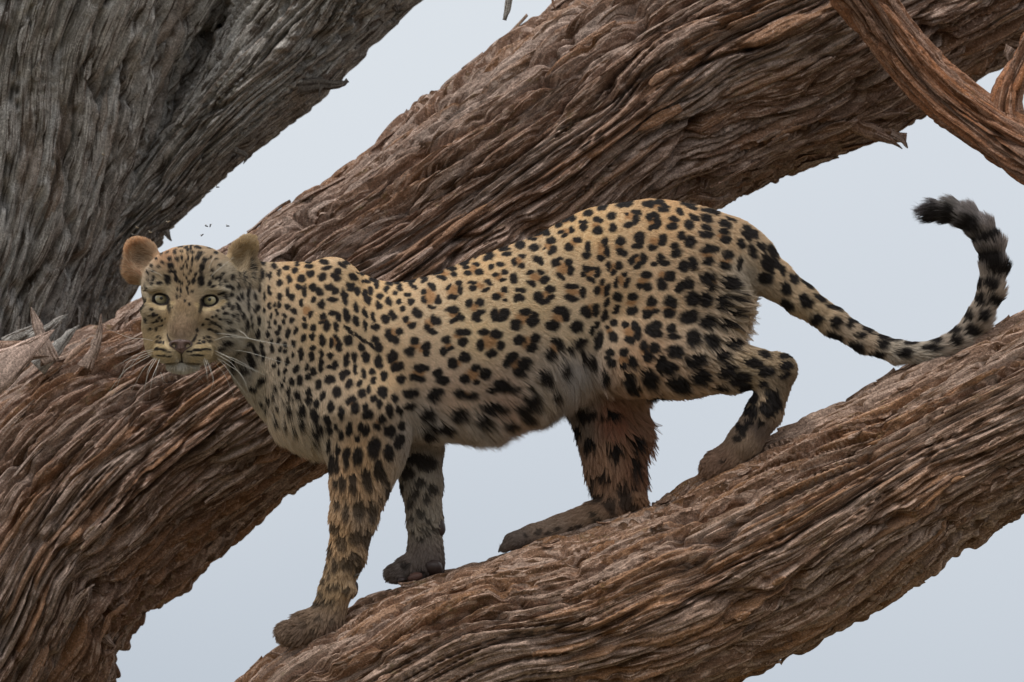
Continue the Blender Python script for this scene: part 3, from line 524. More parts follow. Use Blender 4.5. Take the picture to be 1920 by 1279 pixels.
# tail
TAIL = [(1370, 470, 0, 50), (1412, 490, 0, 42), (1450, 522, 0, 34), (1500, 560, 0, 28), (1560, 602, 0, 24), (1620, 638, 0, 20), (1680, 659, -4, 18), (1740, 662, -10, 17), (1795, 640, -14, 18), (1833, 600, -14, 19), (1856, 550, -12, 19), (1863, 505, -10, 20), (1858, 465, -8, 20), (1843, 435, -6, 19), (1817, 410, -4, 17), (1788, 397, -2, 15), (1760, 394, 0, 12), (1745, 396, 0, 9)]
chain(TAIL, 24, 1.0, kin=10)
# head
K = 10
ell((362, 545, -62), (92, 84, 92), 26)
ell((352, 512, -112), (66, 44, 48), 22)
ell((314, 606, -92), (43, 50, 58), 20); ell((418, 606, -90), (50, 54, 62), 20)
ell((352, 648, -110), (72, 38, 62), 22)
chain([(352, 545, -128, 30), (350, 590, -160, 28), (346, 628, -186, 25)], 26)
ell((322, 660, -174), (26, 21, 34), 10, 10); ell((373, 660, -174), (27, 21, 34), 10, -10)
ell((347, 648, -184), (24, 24, 24), 12)
ell((348, 684, -160), (30, 13, 28), 7)
ell((306, 541, -130), (27, 8, 20), 14, -6); ell((399, 542, -130), (29, 8, 22), 14, 6)      # brows
ell((300, 588, -132), (30, 16, 24), 20, 20); ell((405, 590, -132), (32, 16, 26), 20, -20)  # cheekbones
# mouth line, nose wing grooves
chain_ = None
for (x0, y0, x1, y1) in ((346, 668, 346, 677), (346, 678, 318, 684), (346, 678, 376, 684)):
    for t in np.linspace(0, 1, 7):
        ell((x0 + (x1 - x0) * t, y0 + (y1 - y0) * t, -204 + 24 * abs(x0 + (x1 - x0) * t - 346) / 30), (3.0, 2.6, 14), 4, 0, 'sub')
# ears: thick cups, open to the front
ell((274, 488, -48), (30, 42, 17), 12, -34); ell((262, 503, -54), (25, 32, 18), 12, -12); ell((258, 467, -48), (20, 20, 14), 10)
ell((452, 486, -40), (26, 46, 18), 12, 26); ell((462, 508, -36), (22, 32, 20), 12, 5); ell((467, 462, -40), (18, 19, 14), 10)
ell((265, 482, -72), (24, 33, 21), 6, -25, 'sub'); ell((453, 484, -66), (18, 32, 22), 6, 24, 'sub')
# eye sockets
EYES = [(307, 560), (397, 562.5)]
EYE_D = []
for (ex, ey) in EYES:
    i, j = np.searchsorted(GX, ex), np.searchsorted(GY, ey)
    kz = np.argmax(FIELD[i, j] < 0); EYE_D.append(float(GD[kz]))
for (ex, ey), ed, rt in zip(EYES, EYE_D, (8, -8)):
    ell((ex, ey + 2.6, ed), (16.5, 8.8, 12), 3.0, rt, 'sub')
    ell((ex + (15 if ex < 350 else -15), ey + 9, ed - 2), (6, 2.5, 4), 5, 40 if ex < 350 else -40, 'sub')

def surface_nets(F):
    s_ = F < 0
    nx, ny, nz = F.shape
    c = np.zeros((nx - 1, ny - 1, nz - 1), np.uint8)
    for i in (0, 1):
        for j in (0, 1):
            for k in (0, 1):
                c += s_[i:nx - 1 + i, j:ny - 1 + j, k:nz - 1 + k]
    act = np.argwhere((c > 0) & (c < 8))
    vid = np.full(c.shape, -1, np.int32); vid[tuple(act.T)] = np.arange(len(act))
    acc = np.zeros((len(act), 3)); cnt = np.zeros(len(act))
    co = [np.array(o) for o in np.ndindex(2, 2, 2)]
    for a in co:
        for ax in range(3):
            if a[ax]: continue
            b = a.copy(); b[ax] = 1
            fa = F[tuple((act + a).T)]; fb = F[tuple((act + b).T)]
            m = (fa < 0) != (fb < 0)
            t = np.where(m, fa / np.where(m, fa - fb, 1), 0)
            G = (GX, GY, GD)
            pa = np.stack([g[(act + a)[:, q]] for q, g in enumerate(G)], -1).astype(float)
            pb = np.stack([g[(act + b)[:, q]] for q, g in enumerate(G)], -1).astype(float)
            acc += np.where(m[:, None], pa + (pb - pa) * t[:, None], 0); cnt += m
    V = acc / cnt[:, None]
    quads = []
    for ax in range(3):
        sl0 = [slice(1, -1)] * 3; sl1 = [slice(1, -1)] * 3
        sl0[ax] = slice(0, -1); sl1[ax] = slice(1, None)
        a, b = s_[tuple(sl0)], s_[tuple(sl1)]
        e_ = np.argwhere(a != b)
        off = np.array([0 if q == ax else 1 for q in range(3)])
        base = e_ + off
        u, w = [q for q in range(3) if q != ax]
        def at(du, dw):
            p = base.copy(); p[:, u] -= du; p[:, w] -= dw
            return vid[tuple(p.T)]
        q = np.stack([at(1, 1), at(0, 1), at(0, 0), at(1, 0)], -1)
        inside = a[tuple(e_.T)]
        flip = inside if ax != 1 else ~inside
        # px y points down and d away, which keeps this frame right-handed when mapped to (x, d, -y)
        q = np.where(flip[:, None], q, q[:, ::-1])
        quads.append(q)
    return V, np.concatenate(quads)

V, QUADS = surface_nets(FIELD)
if 0:
    for xx in range(480, 1400, 40):
        i_ = np.searchsorted(GX, xx); cols = np.nonzero((FIELD[i_] < 0).any(1))[0]; print('SIL', xx, GY[cols[0]], [float(GY[c]) for c in cols[1:][np.diff(cols) > 1]][:1], GY[cols[cols < np.searchsorted(GY, 900)][-1]])
# light smoothing, a little less on the head
N_ = len(V)
E = np.concatenate([QUADS[:, [0, 1]], QUADS[:, [1, 2]], QUADS[:, [2, 3]], QUADS[:, [3, 0]]])
for it in range(2):
    acc = np.zeros_like(V); cnt = np.zeros(N_)
    for k in range(3):
        acc[:, k] = np.bincount(E[:, 0], V[E[:, 1], k], N_) + np.bincount(E[:, 1], V[E[:, 0], k], N_)
    cnt = np.bincount(E[:, 0], minlength=N_) + np.bincount(E[:, 1], minlength=N_)
    V = V + 0.5 * (acc / cnt[:, None] - V)

def quad_normals(V, Q):
    n = np.cross(V[Q[:, 2]] - V[Q[:, 0]], V[Q[:, 3]] - V[Q[:, 1]])
    return n
FN = quad_normals(V, QUADS)
VN = np.zeros_like(V)
for k in range(4):
    for c in range(3): VN[:, c] += np.bincount(QUADS[:, k], FN[:, c], N_)
VN /= np.linalg.norm(VN, axis=1, keepdims=True) + 1e-9
# make sure normals point outwards in (x, y, d)
probe = VN * 4
ii = [np.clip(np.searchsorted(g, V[:, c] + probe[:, c]), 0, len(g) - 1) for c, g in enumerate((GX, GY, GD))]
if (FIELD[ii[0], ii[1], ii[2]] > 0).mean() < 0.5:
    VN = -VN; OUT_SIGN = -1
else: OUT_SIGN = 1

# front surface depth, for laying the markings on
inside = FIELD < 0
FRONT = np.where(inside.any(2), GD[np.argmax(inside, 2)], 0.0)

# ------- coat colour
DARK, BROWN = parse_spots()
def on_front(x, y):
    i = np.clip(np.searchsorted(GX, x), 0, len(GX) - 1); j = np.clip(np.searchsorted(GY, y), 0, len(GY) - 1)
    return FRONT[i, j]
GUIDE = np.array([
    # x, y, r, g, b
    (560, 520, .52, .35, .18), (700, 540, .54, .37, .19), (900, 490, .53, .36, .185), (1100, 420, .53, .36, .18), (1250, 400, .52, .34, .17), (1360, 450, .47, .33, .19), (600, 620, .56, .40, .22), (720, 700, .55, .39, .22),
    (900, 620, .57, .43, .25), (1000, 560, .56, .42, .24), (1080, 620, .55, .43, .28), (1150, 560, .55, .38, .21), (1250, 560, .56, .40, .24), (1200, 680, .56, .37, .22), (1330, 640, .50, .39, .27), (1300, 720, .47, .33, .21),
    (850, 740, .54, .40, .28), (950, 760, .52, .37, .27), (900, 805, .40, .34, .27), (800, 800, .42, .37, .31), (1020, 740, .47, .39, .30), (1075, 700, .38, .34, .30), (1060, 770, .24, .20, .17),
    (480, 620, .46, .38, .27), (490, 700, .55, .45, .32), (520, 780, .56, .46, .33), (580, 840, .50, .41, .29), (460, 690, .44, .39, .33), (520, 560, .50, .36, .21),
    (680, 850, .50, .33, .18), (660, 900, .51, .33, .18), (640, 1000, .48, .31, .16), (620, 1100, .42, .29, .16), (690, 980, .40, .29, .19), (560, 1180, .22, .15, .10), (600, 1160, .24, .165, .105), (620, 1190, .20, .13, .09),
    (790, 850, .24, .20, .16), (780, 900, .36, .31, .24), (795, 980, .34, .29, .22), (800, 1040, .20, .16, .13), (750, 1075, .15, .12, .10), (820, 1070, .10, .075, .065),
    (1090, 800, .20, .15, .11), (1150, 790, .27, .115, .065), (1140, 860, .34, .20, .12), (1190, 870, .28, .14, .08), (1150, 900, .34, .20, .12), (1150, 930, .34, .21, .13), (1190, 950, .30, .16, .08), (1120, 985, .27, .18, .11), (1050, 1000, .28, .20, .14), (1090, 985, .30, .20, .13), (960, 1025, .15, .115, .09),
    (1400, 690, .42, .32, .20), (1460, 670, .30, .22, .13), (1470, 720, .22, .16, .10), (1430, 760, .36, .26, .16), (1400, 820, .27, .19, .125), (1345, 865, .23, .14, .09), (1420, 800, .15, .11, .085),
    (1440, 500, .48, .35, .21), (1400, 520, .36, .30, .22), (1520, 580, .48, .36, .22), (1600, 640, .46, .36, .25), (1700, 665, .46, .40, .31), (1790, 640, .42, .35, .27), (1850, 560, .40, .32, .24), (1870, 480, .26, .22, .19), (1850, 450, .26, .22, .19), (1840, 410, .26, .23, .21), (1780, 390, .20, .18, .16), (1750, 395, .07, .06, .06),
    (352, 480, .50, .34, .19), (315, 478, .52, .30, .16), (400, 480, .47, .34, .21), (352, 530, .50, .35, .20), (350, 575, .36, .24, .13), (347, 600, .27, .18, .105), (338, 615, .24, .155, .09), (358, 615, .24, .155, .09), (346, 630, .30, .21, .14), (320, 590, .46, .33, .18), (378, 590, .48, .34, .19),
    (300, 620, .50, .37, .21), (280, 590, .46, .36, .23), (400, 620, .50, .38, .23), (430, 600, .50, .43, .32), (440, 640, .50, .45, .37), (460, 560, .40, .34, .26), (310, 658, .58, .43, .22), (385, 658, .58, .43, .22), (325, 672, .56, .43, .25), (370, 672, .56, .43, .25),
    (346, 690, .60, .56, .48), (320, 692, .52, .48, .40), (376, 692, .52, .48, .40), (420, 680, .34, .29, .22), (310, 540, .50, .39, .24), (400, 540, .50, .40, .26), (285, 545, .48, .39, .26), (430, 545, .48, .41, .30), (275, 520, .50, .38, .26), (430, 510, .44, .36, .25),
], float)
EARS = np.array([(262, 466, .36, .21, .12), (240, 462, .54, .28, .14), (262, 446, .54, .28, .14), (292, 480, .42, .26, .15), (262, 484, .16, .10, .065), (275, 492, .40, .27, .17), (256, 512, .30, .15, .08), (250, 520, .44, .25, .13), (272, 525, .52, .40, .28), (450, 470, .36, .24, .12), (470, 460, .36, .25, .13), (475, 490, .24, .17, .10), (440, 500, .38, .29, .18), (455, 525, .14, .11, .08)], float)

def guide_rgb(G, x, y, pw=3.0):
    out_ = np.zeros((len(x), 3)); w = np.zeros(len(x))
    for g in G:
        q = 1.0 / ((x - g[0]) ** 2 + (y - g[1]) ** 2 + 60.0) ** (pw / 2)
        w += q
        for c in range(3): out_[:, c] += q * g[2 + c]
    return out_ / w[:, None]

def coat(P, hair=False):
    """P: points (x, y, d) -> rgb"""
    x, y, d = P[:, 0].copy(), P[:, 1].copy(), P[:, 2]
    far = (d > 15) & (y < 760) & (x > 500) & (x < 1380)
    dm = np.where(far, -d, d)                       # the hidden flank carries the same kind of rosettes
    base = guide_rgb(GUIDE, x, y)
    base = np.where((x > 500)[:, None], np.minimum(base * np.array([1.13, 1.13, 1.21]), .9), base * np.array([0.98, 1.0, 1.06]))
    ear = (((x < 312) & (y < 535) & (y < 530 - (x - 262) * 0.75) & (y < 545 - (262 - x) * 1.0) ) | ((x > 418) & (y < 540) & (y < 452 + (x - 418) * 3.2)) & (x < 492) & (d > -95)) & (d > -110)
    base[ear] = guide_rgb(EARS, x[ear], y[ear])
    # uneven natural tint
    n1 = noise2(x / 38, y / 38 + d / 50, 5); n2 = noise2(x / 9, y / 9 + d / 20, 6)
    base *= (1 + 0.07 * n1 + 0.06 * n2)[:, None]
    brd = np.exp(-((x - 348) / 24) ** 2 - ((y - 600) / 30) ** 2) * (d < -120)
    base *= (1 - 0.45 * brd * np.clip(noise2(x / 2.2, y / 2.6, 8) + .2, 0, 1))[:, None]
    # irregular outline of the spots
    wx = x + 2.2 * noise2(x / 7, y / 7, 21) * np.where(x < 500, .5, 1); wy = y + 2.2 * noise2(x / 7, y / 7, 22) * np.where(x < 500, .5, 1)
    kd_ = np.zeros(len(x)); kb = np.zeros(len(x))
    order = np.argsort(x); xs = x[order]
    vis = np.abs(dm - on_fr(x, y)) < 14
    for lst, acc, soft in (([(a_, b_, c_ * 1.35, d_ * 1.35, e_) for a_, b_, c_, d_, e_ in BROWN], kb, 0.5), (DARK, kd_, 0.30)):
        for (sx, sy, rx, ry, an) in lst:
            gs = (1.08 if sx < 740 and sy < 820 else 1.14 if sx < 1480 else 1.16) if sx > 500 else (1.24 if sx < 400 else 1.12)
            rx, ry = rx * gs + 0.6, ry * gs + 0.6
            R_ = max(rx, ry) * 1.5 + 3
            for _ in range(8):                       # a mark on the outline sits on the fur's edge: bring it onto the body
                if on_front(sx, sy) != 0.0: break
                sy += 2.0 if sy < 640 and sx > 480 else 0.0
            i0, i1 = np.searchsorted(xs, (sx - R_, sx + R_))
            ix = order[i0:i1]
            ix = ix[np.abs(y[ix] - sy) < R_]
            if not len(ix): continue
            dx, dy = wx[ix] - sx, wy[ix] - sy
            u = (dx * math.cos(an) + dy * math.sin(an)) / rx; v = (-dx * math.sin(an) + dy * math.cos(an)) / ry
            dd = np.where(vis[ix], 0, (dm[ix] - on_front(sx, sy)) / (30 + 1.8 * max(rx, ry)))
            q = np.sqrt(u * u + v * v + np.maximum(np.abs(dd) - 0.5, 0) ** 2 * 4)
            acc[ix] = np.maximum(acc[ix], 1 - sstep(1 - soft, 1 + soft * 0.6, q))
    # hidden undersides and far legs carry plain small spots as well
    f1, f2, cid, _, _ = voronoi(x / 26 + 3, y / 26 + d / 26, 77)
    hid = (d - on_fr(x, y) > 45) & ~far
    kd_ = np.where(hid, np.maximum(kd_, 1 - sstep(0.22, 0.34, f1)), kd_)
    base = base * (1 - 0.85 * kb[:, None]) + 0.85 * kb[:, None] * np.array([.35, .175, .07])
    dk = np.array([.017, .013, .012])
    # muddy lower legs: markings half hidden by mud
    mud = sstep(820, 1000, y) * 0.25 + sstep(1120, 1170, y) * 0.3 + ((x > 1300) & (x < 1400)) * sstep(800, 860, y) * 0.2
    a = (kd_ * (1 - np.clip(mud, 0, .75)))[:, None]
    rgb = base * (1 - a) + dk * a
    # eye rims, tear lines, nose wings
    for (ex, ey), rt in zip(EYES, (8, -8)):
        t = math.radians(rt)
        dx, dy = x - ex, y - ey - 1.6
        u = (dx * math.cos(t) + dy * math.sin(t)) / 16.6; v = (-dx * math.sin(t) + dy * math.cos(t)) / 11.0
        q = np.sqrt(u * u + v * v); fr = d < -100
        under = sstep(1.12, 1.28, q) * (1 - sstep(1.62, 1.9, q)) * (v > 0.1) * fr * 0.75
        rgb = rgb * (1 - under[:, None]) + under[:, None] * np.array([.62, .48, .28])
        rim = (1 - sstep(1.03, 1.15, q)) * fr
        rgb = rgb * (1 - rim[:, None]) + rim[:, None] * np.array([.018, .014, .012])
        s_ = 1 if ex < 350 else -1
        tx, ty = x - (ex + 15.5 * s_), y - (ey + 13)
        tear = (1 - sstep(0.6, 1.2, np.sqrt((tx * .96 + ty * -.2 * s_) ** 2 / 20 + ty ** 2 / 230))) * fr * 0.9
        rgb = rgb * (1 - tear[:, None]) + tear[:, None] * np.array([.03, .024, .02])
    for pts in (((347, 664), (347, 678)), ((347, 678), (319, 682)), ((347, 678), (377, 682)), ((325, 637), (331, 645)), ((372, 633), (364, 645)), ((320, 628), (325, 640)), ((374, 628), (370, 640))):
        (ax, ay), (bx, by) = pts
        t = np.clip(((x - ax) * (bx - ax) + (y - ay) * (by - ay)) / ((bx - ax) ** 2 + (by - ay) ** 2), 0, 1)
        q = np.hypot(x - ax - t * (bx - ax), y - ay - t * (by - ay))
        m_ = ((1 - sstep(1.0, 2.6, q)) * (d < -150) * 0.85)[:, None]
        rgb = rgb * (1 - m_) + m_ * np.array([.03, .022, .02])
    return np.clip(rgb, 0.004, 0.95)
def on_fr(x, y):
    i = np.clip(np.searchsorted(GX, x), 0, len(GX) - 1); j = np.clip(np.searchsorted(GY, y), 0, len(GY) - 1)
    return FRONT[i, j]

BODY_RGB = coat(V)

def toL(P):
    """leopard units -> local metres"""
    return np.stack([(P[:, 0] - 960) * S, P[:, 2] * S, (639.5 - P[:, 1]) * S], -1)

LEO_BASE = L(880, 1090, 0)
leo = bpy.data.objects.new('leopard', None)
COL.objects.link(leo); base_frame(leo, LEO_BASE)
tag(leo, 'spotted leopard standing on the lower tree limb, head turned to the camera, tail curled', 'leopard')

def hair_mat(name, use_attr=True, col=(1, 1, 1)):
    m, n, l, b = new_mat(name)
    if use_attr:
        a = n.new('ShaderNodeAttribute'); a.attribute_name = 'coat'
        l.new(a.outputs['Color'], b.inputs['Base Color'])
    else: b.inputs['Base Color'].default_value = tuple(col) + (1,)
    b.inputs['Roughness'].default_value = 0.62
    b.inputs['Specular IOR Level'].default_value = 0.22
    return m
M_SKIN = hair_mat('coat'); M_SKIN.node_tree.nodes['Principled BSDF'].inputs['Roughness'].default_value = 0.9
M_HAIR = hair_mat('fur')

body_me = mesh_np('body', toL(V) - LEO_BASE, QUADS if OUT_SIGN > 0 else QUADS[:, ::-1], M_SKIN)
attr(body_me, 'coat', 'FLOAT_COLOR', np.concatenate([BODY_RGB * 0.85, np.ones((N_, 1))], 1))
body = add_obj('body', body_me, leo)

# ------- fur: direction of growth in the side view (x, y down), length, wetness
FLOW = np.array([
    # x, y, dx, dy, length, clump
    (352, 470, 0, -1, 7, .1), (352, 520, 0, -1, 6, .05), (350, 600, 0, -1, 3, 0), (347, 630, 0, -1, 2.5, 0), (310, 500, -.5, -1, 7, .1), (400, 500, .5, -1, 7, .1), (290, 560, -1, -.2, 6, .1), (300, 620, -1, .3, 6, .1), (280, 620, -.8, .5, 9, .2),
    (420, 560, 1, -.2, 8, .1), (410, 620, 1, .3, 8, .1), (445, 620, .7, .6, 16, .2), (440, 660, .6, .8, 20, .3), (320, 662, -1, .35, 4, 0), (375, 662, 1, .35, 4, 0), (346, 688, 0, 1, 9, .2), (310, 540, -.8, -.6, 5, 0), (395, 540, .8, -.6, 5, 0), (308, 582, -.8, .5, 4, 0), (398, 584, .8, .5, 4, 0),
    (480, 520, .5, .8, 12, .15), (490, 600, .2, 1, 12, .15), (480, 700, .2, 1, 20, .3), (520, 770, .4, .9, 22, .3), (570, 830, .5, .85, 24, .4), (540, 560, .5, .8, 10, .1), (540, 680, .35, .9, 11, .15), (620, 520, .9, .3, 8, .05), (620, 640, .5, .8, 9, .1), (700, 560, .9, .5, 8, .05),
    (700, 700, .45, .85, 9, .1), (640, 780, .3, .95, 11, .2), (740, 780, .6, .8, 14, .3), (800, 560, 1, .2, 8, .05), (820, 680, .95, .4, 10, .1), (800, 780, .8, .6, 20, .3), (900, 500, 1, 0, 8, .05), (950, 620, 1, .15, 9, .05), (900, 720, .85, .5, 14, .2), (900, 800, .8, .6, 26, .4), (1000, 740, .8, .6, 24, .4), (1060, 700, .3, .9, 26, .3),
    (1050, 450, 1, -.1, 8, .05), (1080, 560, 1, 0, 9, .05), (1150, 400, 1, 0, 9, .05), (1250, 400, 1, .15, 10, .15), (1330, 420, 1, .4, 14, .35), (1200, 520, .9, .3, 9, .1), (1150, 640, .6, .8, 10, .15), (1170, 720, .7, .8, 22, .55), (1280, 600, .8, .5, 12, .3), (1250, 700, .8, .5, 17, .6), (1330, 560, .9, .25, 16, .5), (1370, 560, 1, .2, 32, 1.0), (1370, 620, 1, .4, 32, 1.0), (1340, 650, .8, .6, 18, .7),
    (1400, 690, .9, .15, 14, .6), (1460, 690, .8, .6, 10, .5), (1450, 760, .4, .9, 12, .6), (1400, 810, -.3, .95, 12, .4), (1345, 862, -.7, .6, 13, .5), (1300, 740, .9, .3, 18, .7),
    (680, 850, .1, 1, 13, .4), (650, 930, -.1, 1, 15, .6), (700, 930, .5, .85, 17, .7), (640, 1020, -.15, 1, 14, .6), (680, 1040, .5, .85, 15, .7), (620, 1100, -.3, .95, 13, .5), (580, 1160, -.6, .7, 16, .6), (545, 1180, -.8, .6, 15, .6), (620, 1180, -.1, 1, 15, .6),
    (780, 850, .2, 1, 14, .5), (795, 930, .2, 1, 14, .6), (815, 1000, .5, .9, 14, .7), (800, 1050, -.2, 1, 11, .5), (745, 1075, -.8, .5, 11, .6),
    (1100, 800, -.1, 1, 20, .75), (1150, 860, .05, 1, 24, .8), (1210, 850, .75, .7, 34, 1.0), (1210, 800, .8, .6, 34, 1.0), (1110, 900, -.35, .95, 20, .75), (1180, 930, .15, 1, 16, .6), (1120, 980, -.8, .5, 9, .4), (1000, 1010, -1, .2, 6, .3), (1060, 1000, -1, .25, 7, .3),
    (262, 450, .1, -1, 5, .1), (266, 478, -.8, -.2, 13, .45), (262, 500, -.9, .1, 12, .45), (242, 470, -.6, -.6, 6, .1), (275, 522, -.6, -.5, 14, .4), (450, 455, 0, -1, 5, .1), (450, 480, .7, -.3, 12, .45), (445, 505, .8, -.4, 14, .45), (470, 480, .6, -.5, 6, .1), (455, 530, .5, .6, 10, .3),
] + [(TAIL[i][0] + o * 14, TAIL[i][1], (TAIL[i + 1][0] - TAIL[i - 1][0]) / 90, (TAIL[i + 1][1] - TAIL[i - 1][1]) / 90, 11 + i * 0.7, .35) for i in range(1, len(TAIL) - 1) for o in (-1, 1)], float)
FLOW[:, 2:4] /= np.linalg.norm(FLOW[:, 2:4], axis=1, keepdims=True)

def flow_at(x, y, d):
    out_ = np.zeros((len(x), 4)); w = np.zeros(len(x))
    for g in FLOW:
        q = 1.0 / ((x - g[0]) ** 2 + (y - g[1]) ** 2 + 150.0) ** 1.6
        w += q
        for c in range(4): out_[:, c] += q * g[2 + c]
    return out_ / w[:, None]

def make_fur(n_hair, seed):
    r = np.random.default_rng(seed)
    area = np.linalg.norm(FN, axis=1) * 0.5
    cen = V[QUADS].mean(1)
    dens = np.where((cen[:, 0] < 495) & (cen[:, 1] < 715), 2.6, 1.0)
    dens = dens * np.where((cen[:, 1] > 830) | (cen[:, 0] > 1390), 1.3, 1.0)
    nf = FN / (np.linalg.norm(FN, axis=1, keepdims=True) + 1e-9) * OUT_SIGN
    dens = dens * np.where(nf[:, 2] > 0.5, 0.45, 1.0)          # sparser on the side pressed away from view
    p = np.cumsum(area * dens); p /= p[-1]
    fi = np.searchsorted(p, r.random(n_hair))
    q = QUADS[fi]; u, v = r.random(n_hair), r.random(n_hair)
    W = np.stack([(1 - u) * (1 - v), u * (1 - v), u * v, (1 - u) * v], -1)[..., None]
    root = (V[q] * W).sum(1); nor = (VN[q] * W).sum(1); nor /= np.linalg.norm(nor, axis=1, keepdims=True)
    # keep the eyes and the nose leather bare
    keep = np.ones(n_hair, bool)
    for (ex, ey), rt in zip(EYES, (8, -8)):
        dx, dy = root[:, 0] - ex, root[:, 1] - ey
        keep &= ~(((dx / 16.5) ** 2 + (dy / 12.5) ** 2 < 1) & (root[:, 2] < -90))
    keep &= ~(((np.abs(root[:, 0] - 346.5) < 20 - np.maximum(root[:, 1] - 640, 0) * 0.8) & (root[:, 1] > 635.5) & (root[:, 1] < 662)) & (root[:, 2] < -190))
    root, nor = root[keep], nor[keep]; n = len(root)
    fl = flow_at(root[:, 0], root[:, 1], root[:, 2])
    t = np.stack([fl[:, 0], fl[:, 1], np.zeros(n)], -1)
    # crown of the head sweeps backwards
    crown = (root[:, 0] < 470) & (root[:, 1] < 520)
    t[crown, 2] += 0.8
    t += 0.12 * r.normal(size=(n, 3)) + 0.10 * np.stack([noise2(root[:, 0] / 18, root[:, 1] / 18, 91), noise2(root[:, 0] / 18, root[:, 1] / 18, 92), np.zeros(n)], -1) * 3
    t[:, 1] += 0.7 * sstep(0.3, 0.9, nor[:, 1]) * (root[:, 0] > 480) * (root[:, 1] < 900)
    t -= nor * (t * nor).sum(1, keepdims=True)
    t /= np.linalg.norm(t, axis=1, keepdims=True) + 1e-6
    hd = (root[:, 0] < 480) & (root[:, 1] < 700)
    wet = sstep(830, 900, root[:, 1]) + sstep(1385, 1420, root[:, 0])
    base_l = np.where(hd, fl[:, 2] * 1.5 + 1.0, np.where(fl[:, 2] < 14, fl[:, 2] * 0.74, fl[:, 2] * 0.74 + (fl[:, 2] - 14) * 0.95))
    base_l = base_l * (1 + 0.35 * np.clip(wet, 0, 1))
    ln = base_l * (0.7 + 0.5 * r.random(n)); cl = np.clip(fl[:, 3], 0, 1)
    under = sstep(0.1, 0.8, nor[:, 1]) * (root[:, 0] > 500) * (root[:, 0] < 1130) * (root[:, 1] < 900)
    ln = ln * (1 + 1.0 * under)
    lift = 0.30 + 0.28 * r.random(n) + 0.15 * cl + 0.25 * under
    lift = np.where(hd, 0.38, lift)
    dirv = t * np.cos(lift)[:, None] + nor * np.sin(lift)[:, None]
    tipd = t * np.cos(lift * 0.25)[:, None] + nor * np.sin(lift * 0.25)[:, None] + np.array([0, 0.12, 0])
    K_ = 4
    pts = np.zeros((n, K_ + 1, 3))
    pts[:, 0] = root - nor * 0.8
    for k in range(1, K_ + 1):
        f = (k - 0.5) / K_
        dv = dirv * (1 - f) + tipd * f; dv /= np.linalg.norm(dv, axis=1, keepdims=True)
        pts[:, k] = pts[:, k - 1] + dv * (ln / K_)[:, None]
    # wet clumps: tips gather to a shared tip
    cp_n = int(n / 13)
    ci = r.choice(n, cp_n, replace=False)
    kd = kdtree.KDTree(cp_n)
    for a_, i in enumerate(ci): kd.insert(root[i], a_)
    kd.balance()
    near = np.zeros(n, int)
    need = np.nonzero(cl > 0.02)[0]
    for i in need: near[i] = kd.find(root[i])[1]
    tipc = pts[ci[near], K_] + (pts[ci[near], K_] - pts[ci[near], 0]) * (0.35 * cl * r.random(cp_n)[near])[:, None]
    for k in range(1, K_ + 1):
        f = (k / K_) ** 1.4 * np.clip(cl * 1.15, 0, 0.93)
        tgt = pts[ci[near], 0] + (tipc - pts[ci[near], 0]) * (k / K_)
        pts[:, k] = np.where((cl > 0.02)[:, None], pts[:, k] * (1 - f)[:, None] + tgt * f[:, None], pts[:, k])
    lw = np.where(wet > 0.2, 0.25, 0.45)[:, None]; look = root * (1 - lw) + pts[:, K_] * lw; look[:, 2] = root[:, 2]
    rgb = coat(look)
    rgb = rgb * (np.where(hd, 0.62, 0.78) + np.where(hd, 0.7, 0.46) * r.random(n))[:, None]
    earh = hd & (root[:, 1] < 530) & ((root[:, 0] < 300) | (root[:, 0] > 425)) & (root[:, 2] > -95)
    pale = earh & (r.random(n) < 0.35)
    rgb[pale] = rgb[pale] * 0.4 + np.array([.50, .40, .27]) * 0.6
    lum = rgb.mean(1)
    cv = bpy.data.hair_curves.new('fur')
    cv.add_curves([K_ + 1] * n)
    P_ = toL(pts.reshape(-1, 3)) - LEO_BASE
    cv.attributes['position'].data.foreach_set('vector', P_.astype(np.float32).ravel())
    rad = np.array([1.0, 0.95, 0.8, 0.55, 0.12]) * 0.00036
    radn = (rad[None, :] * np.where((root[:, 0] < 480) & (root[:, 1] < 700), 0.7, 1.0)[:, None] * np.ones((n, 1)))
    ra = cv.attributes.get('radius') or cv.attributes.new('radius', 'FLOAT', 'POINT')
    ra.data.foreach_set('value', radn.astype(np.float32).ravel())
    ca = cv.attributes.new('coat', 'FLOAT_COLOR', 'POINT')
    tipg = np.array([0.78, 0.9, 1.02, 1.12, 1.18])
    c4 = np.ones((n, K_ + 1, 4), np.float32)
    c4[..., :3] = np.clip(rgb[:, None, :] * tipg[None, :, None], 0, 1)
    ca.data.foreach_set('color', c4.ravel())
    cv.materials.append(M_HAIR)
    return cv
import os
NH = 420000
fur = bpy.data.objects.new('fur', make_fur(NH, 11)); COL.objects.link(fur); fur.parent = body
SC.cycles_curves.shape = 'RIBBONS' if hasattr(SC, 'cycles_curves') else 'RIBBONS'
# ------------------------------------------------------------------ eyes, nose, whiskers, pads
def front_at(x, y):
    return float(on_fr(np.array([x]), np.array([y]))[0])

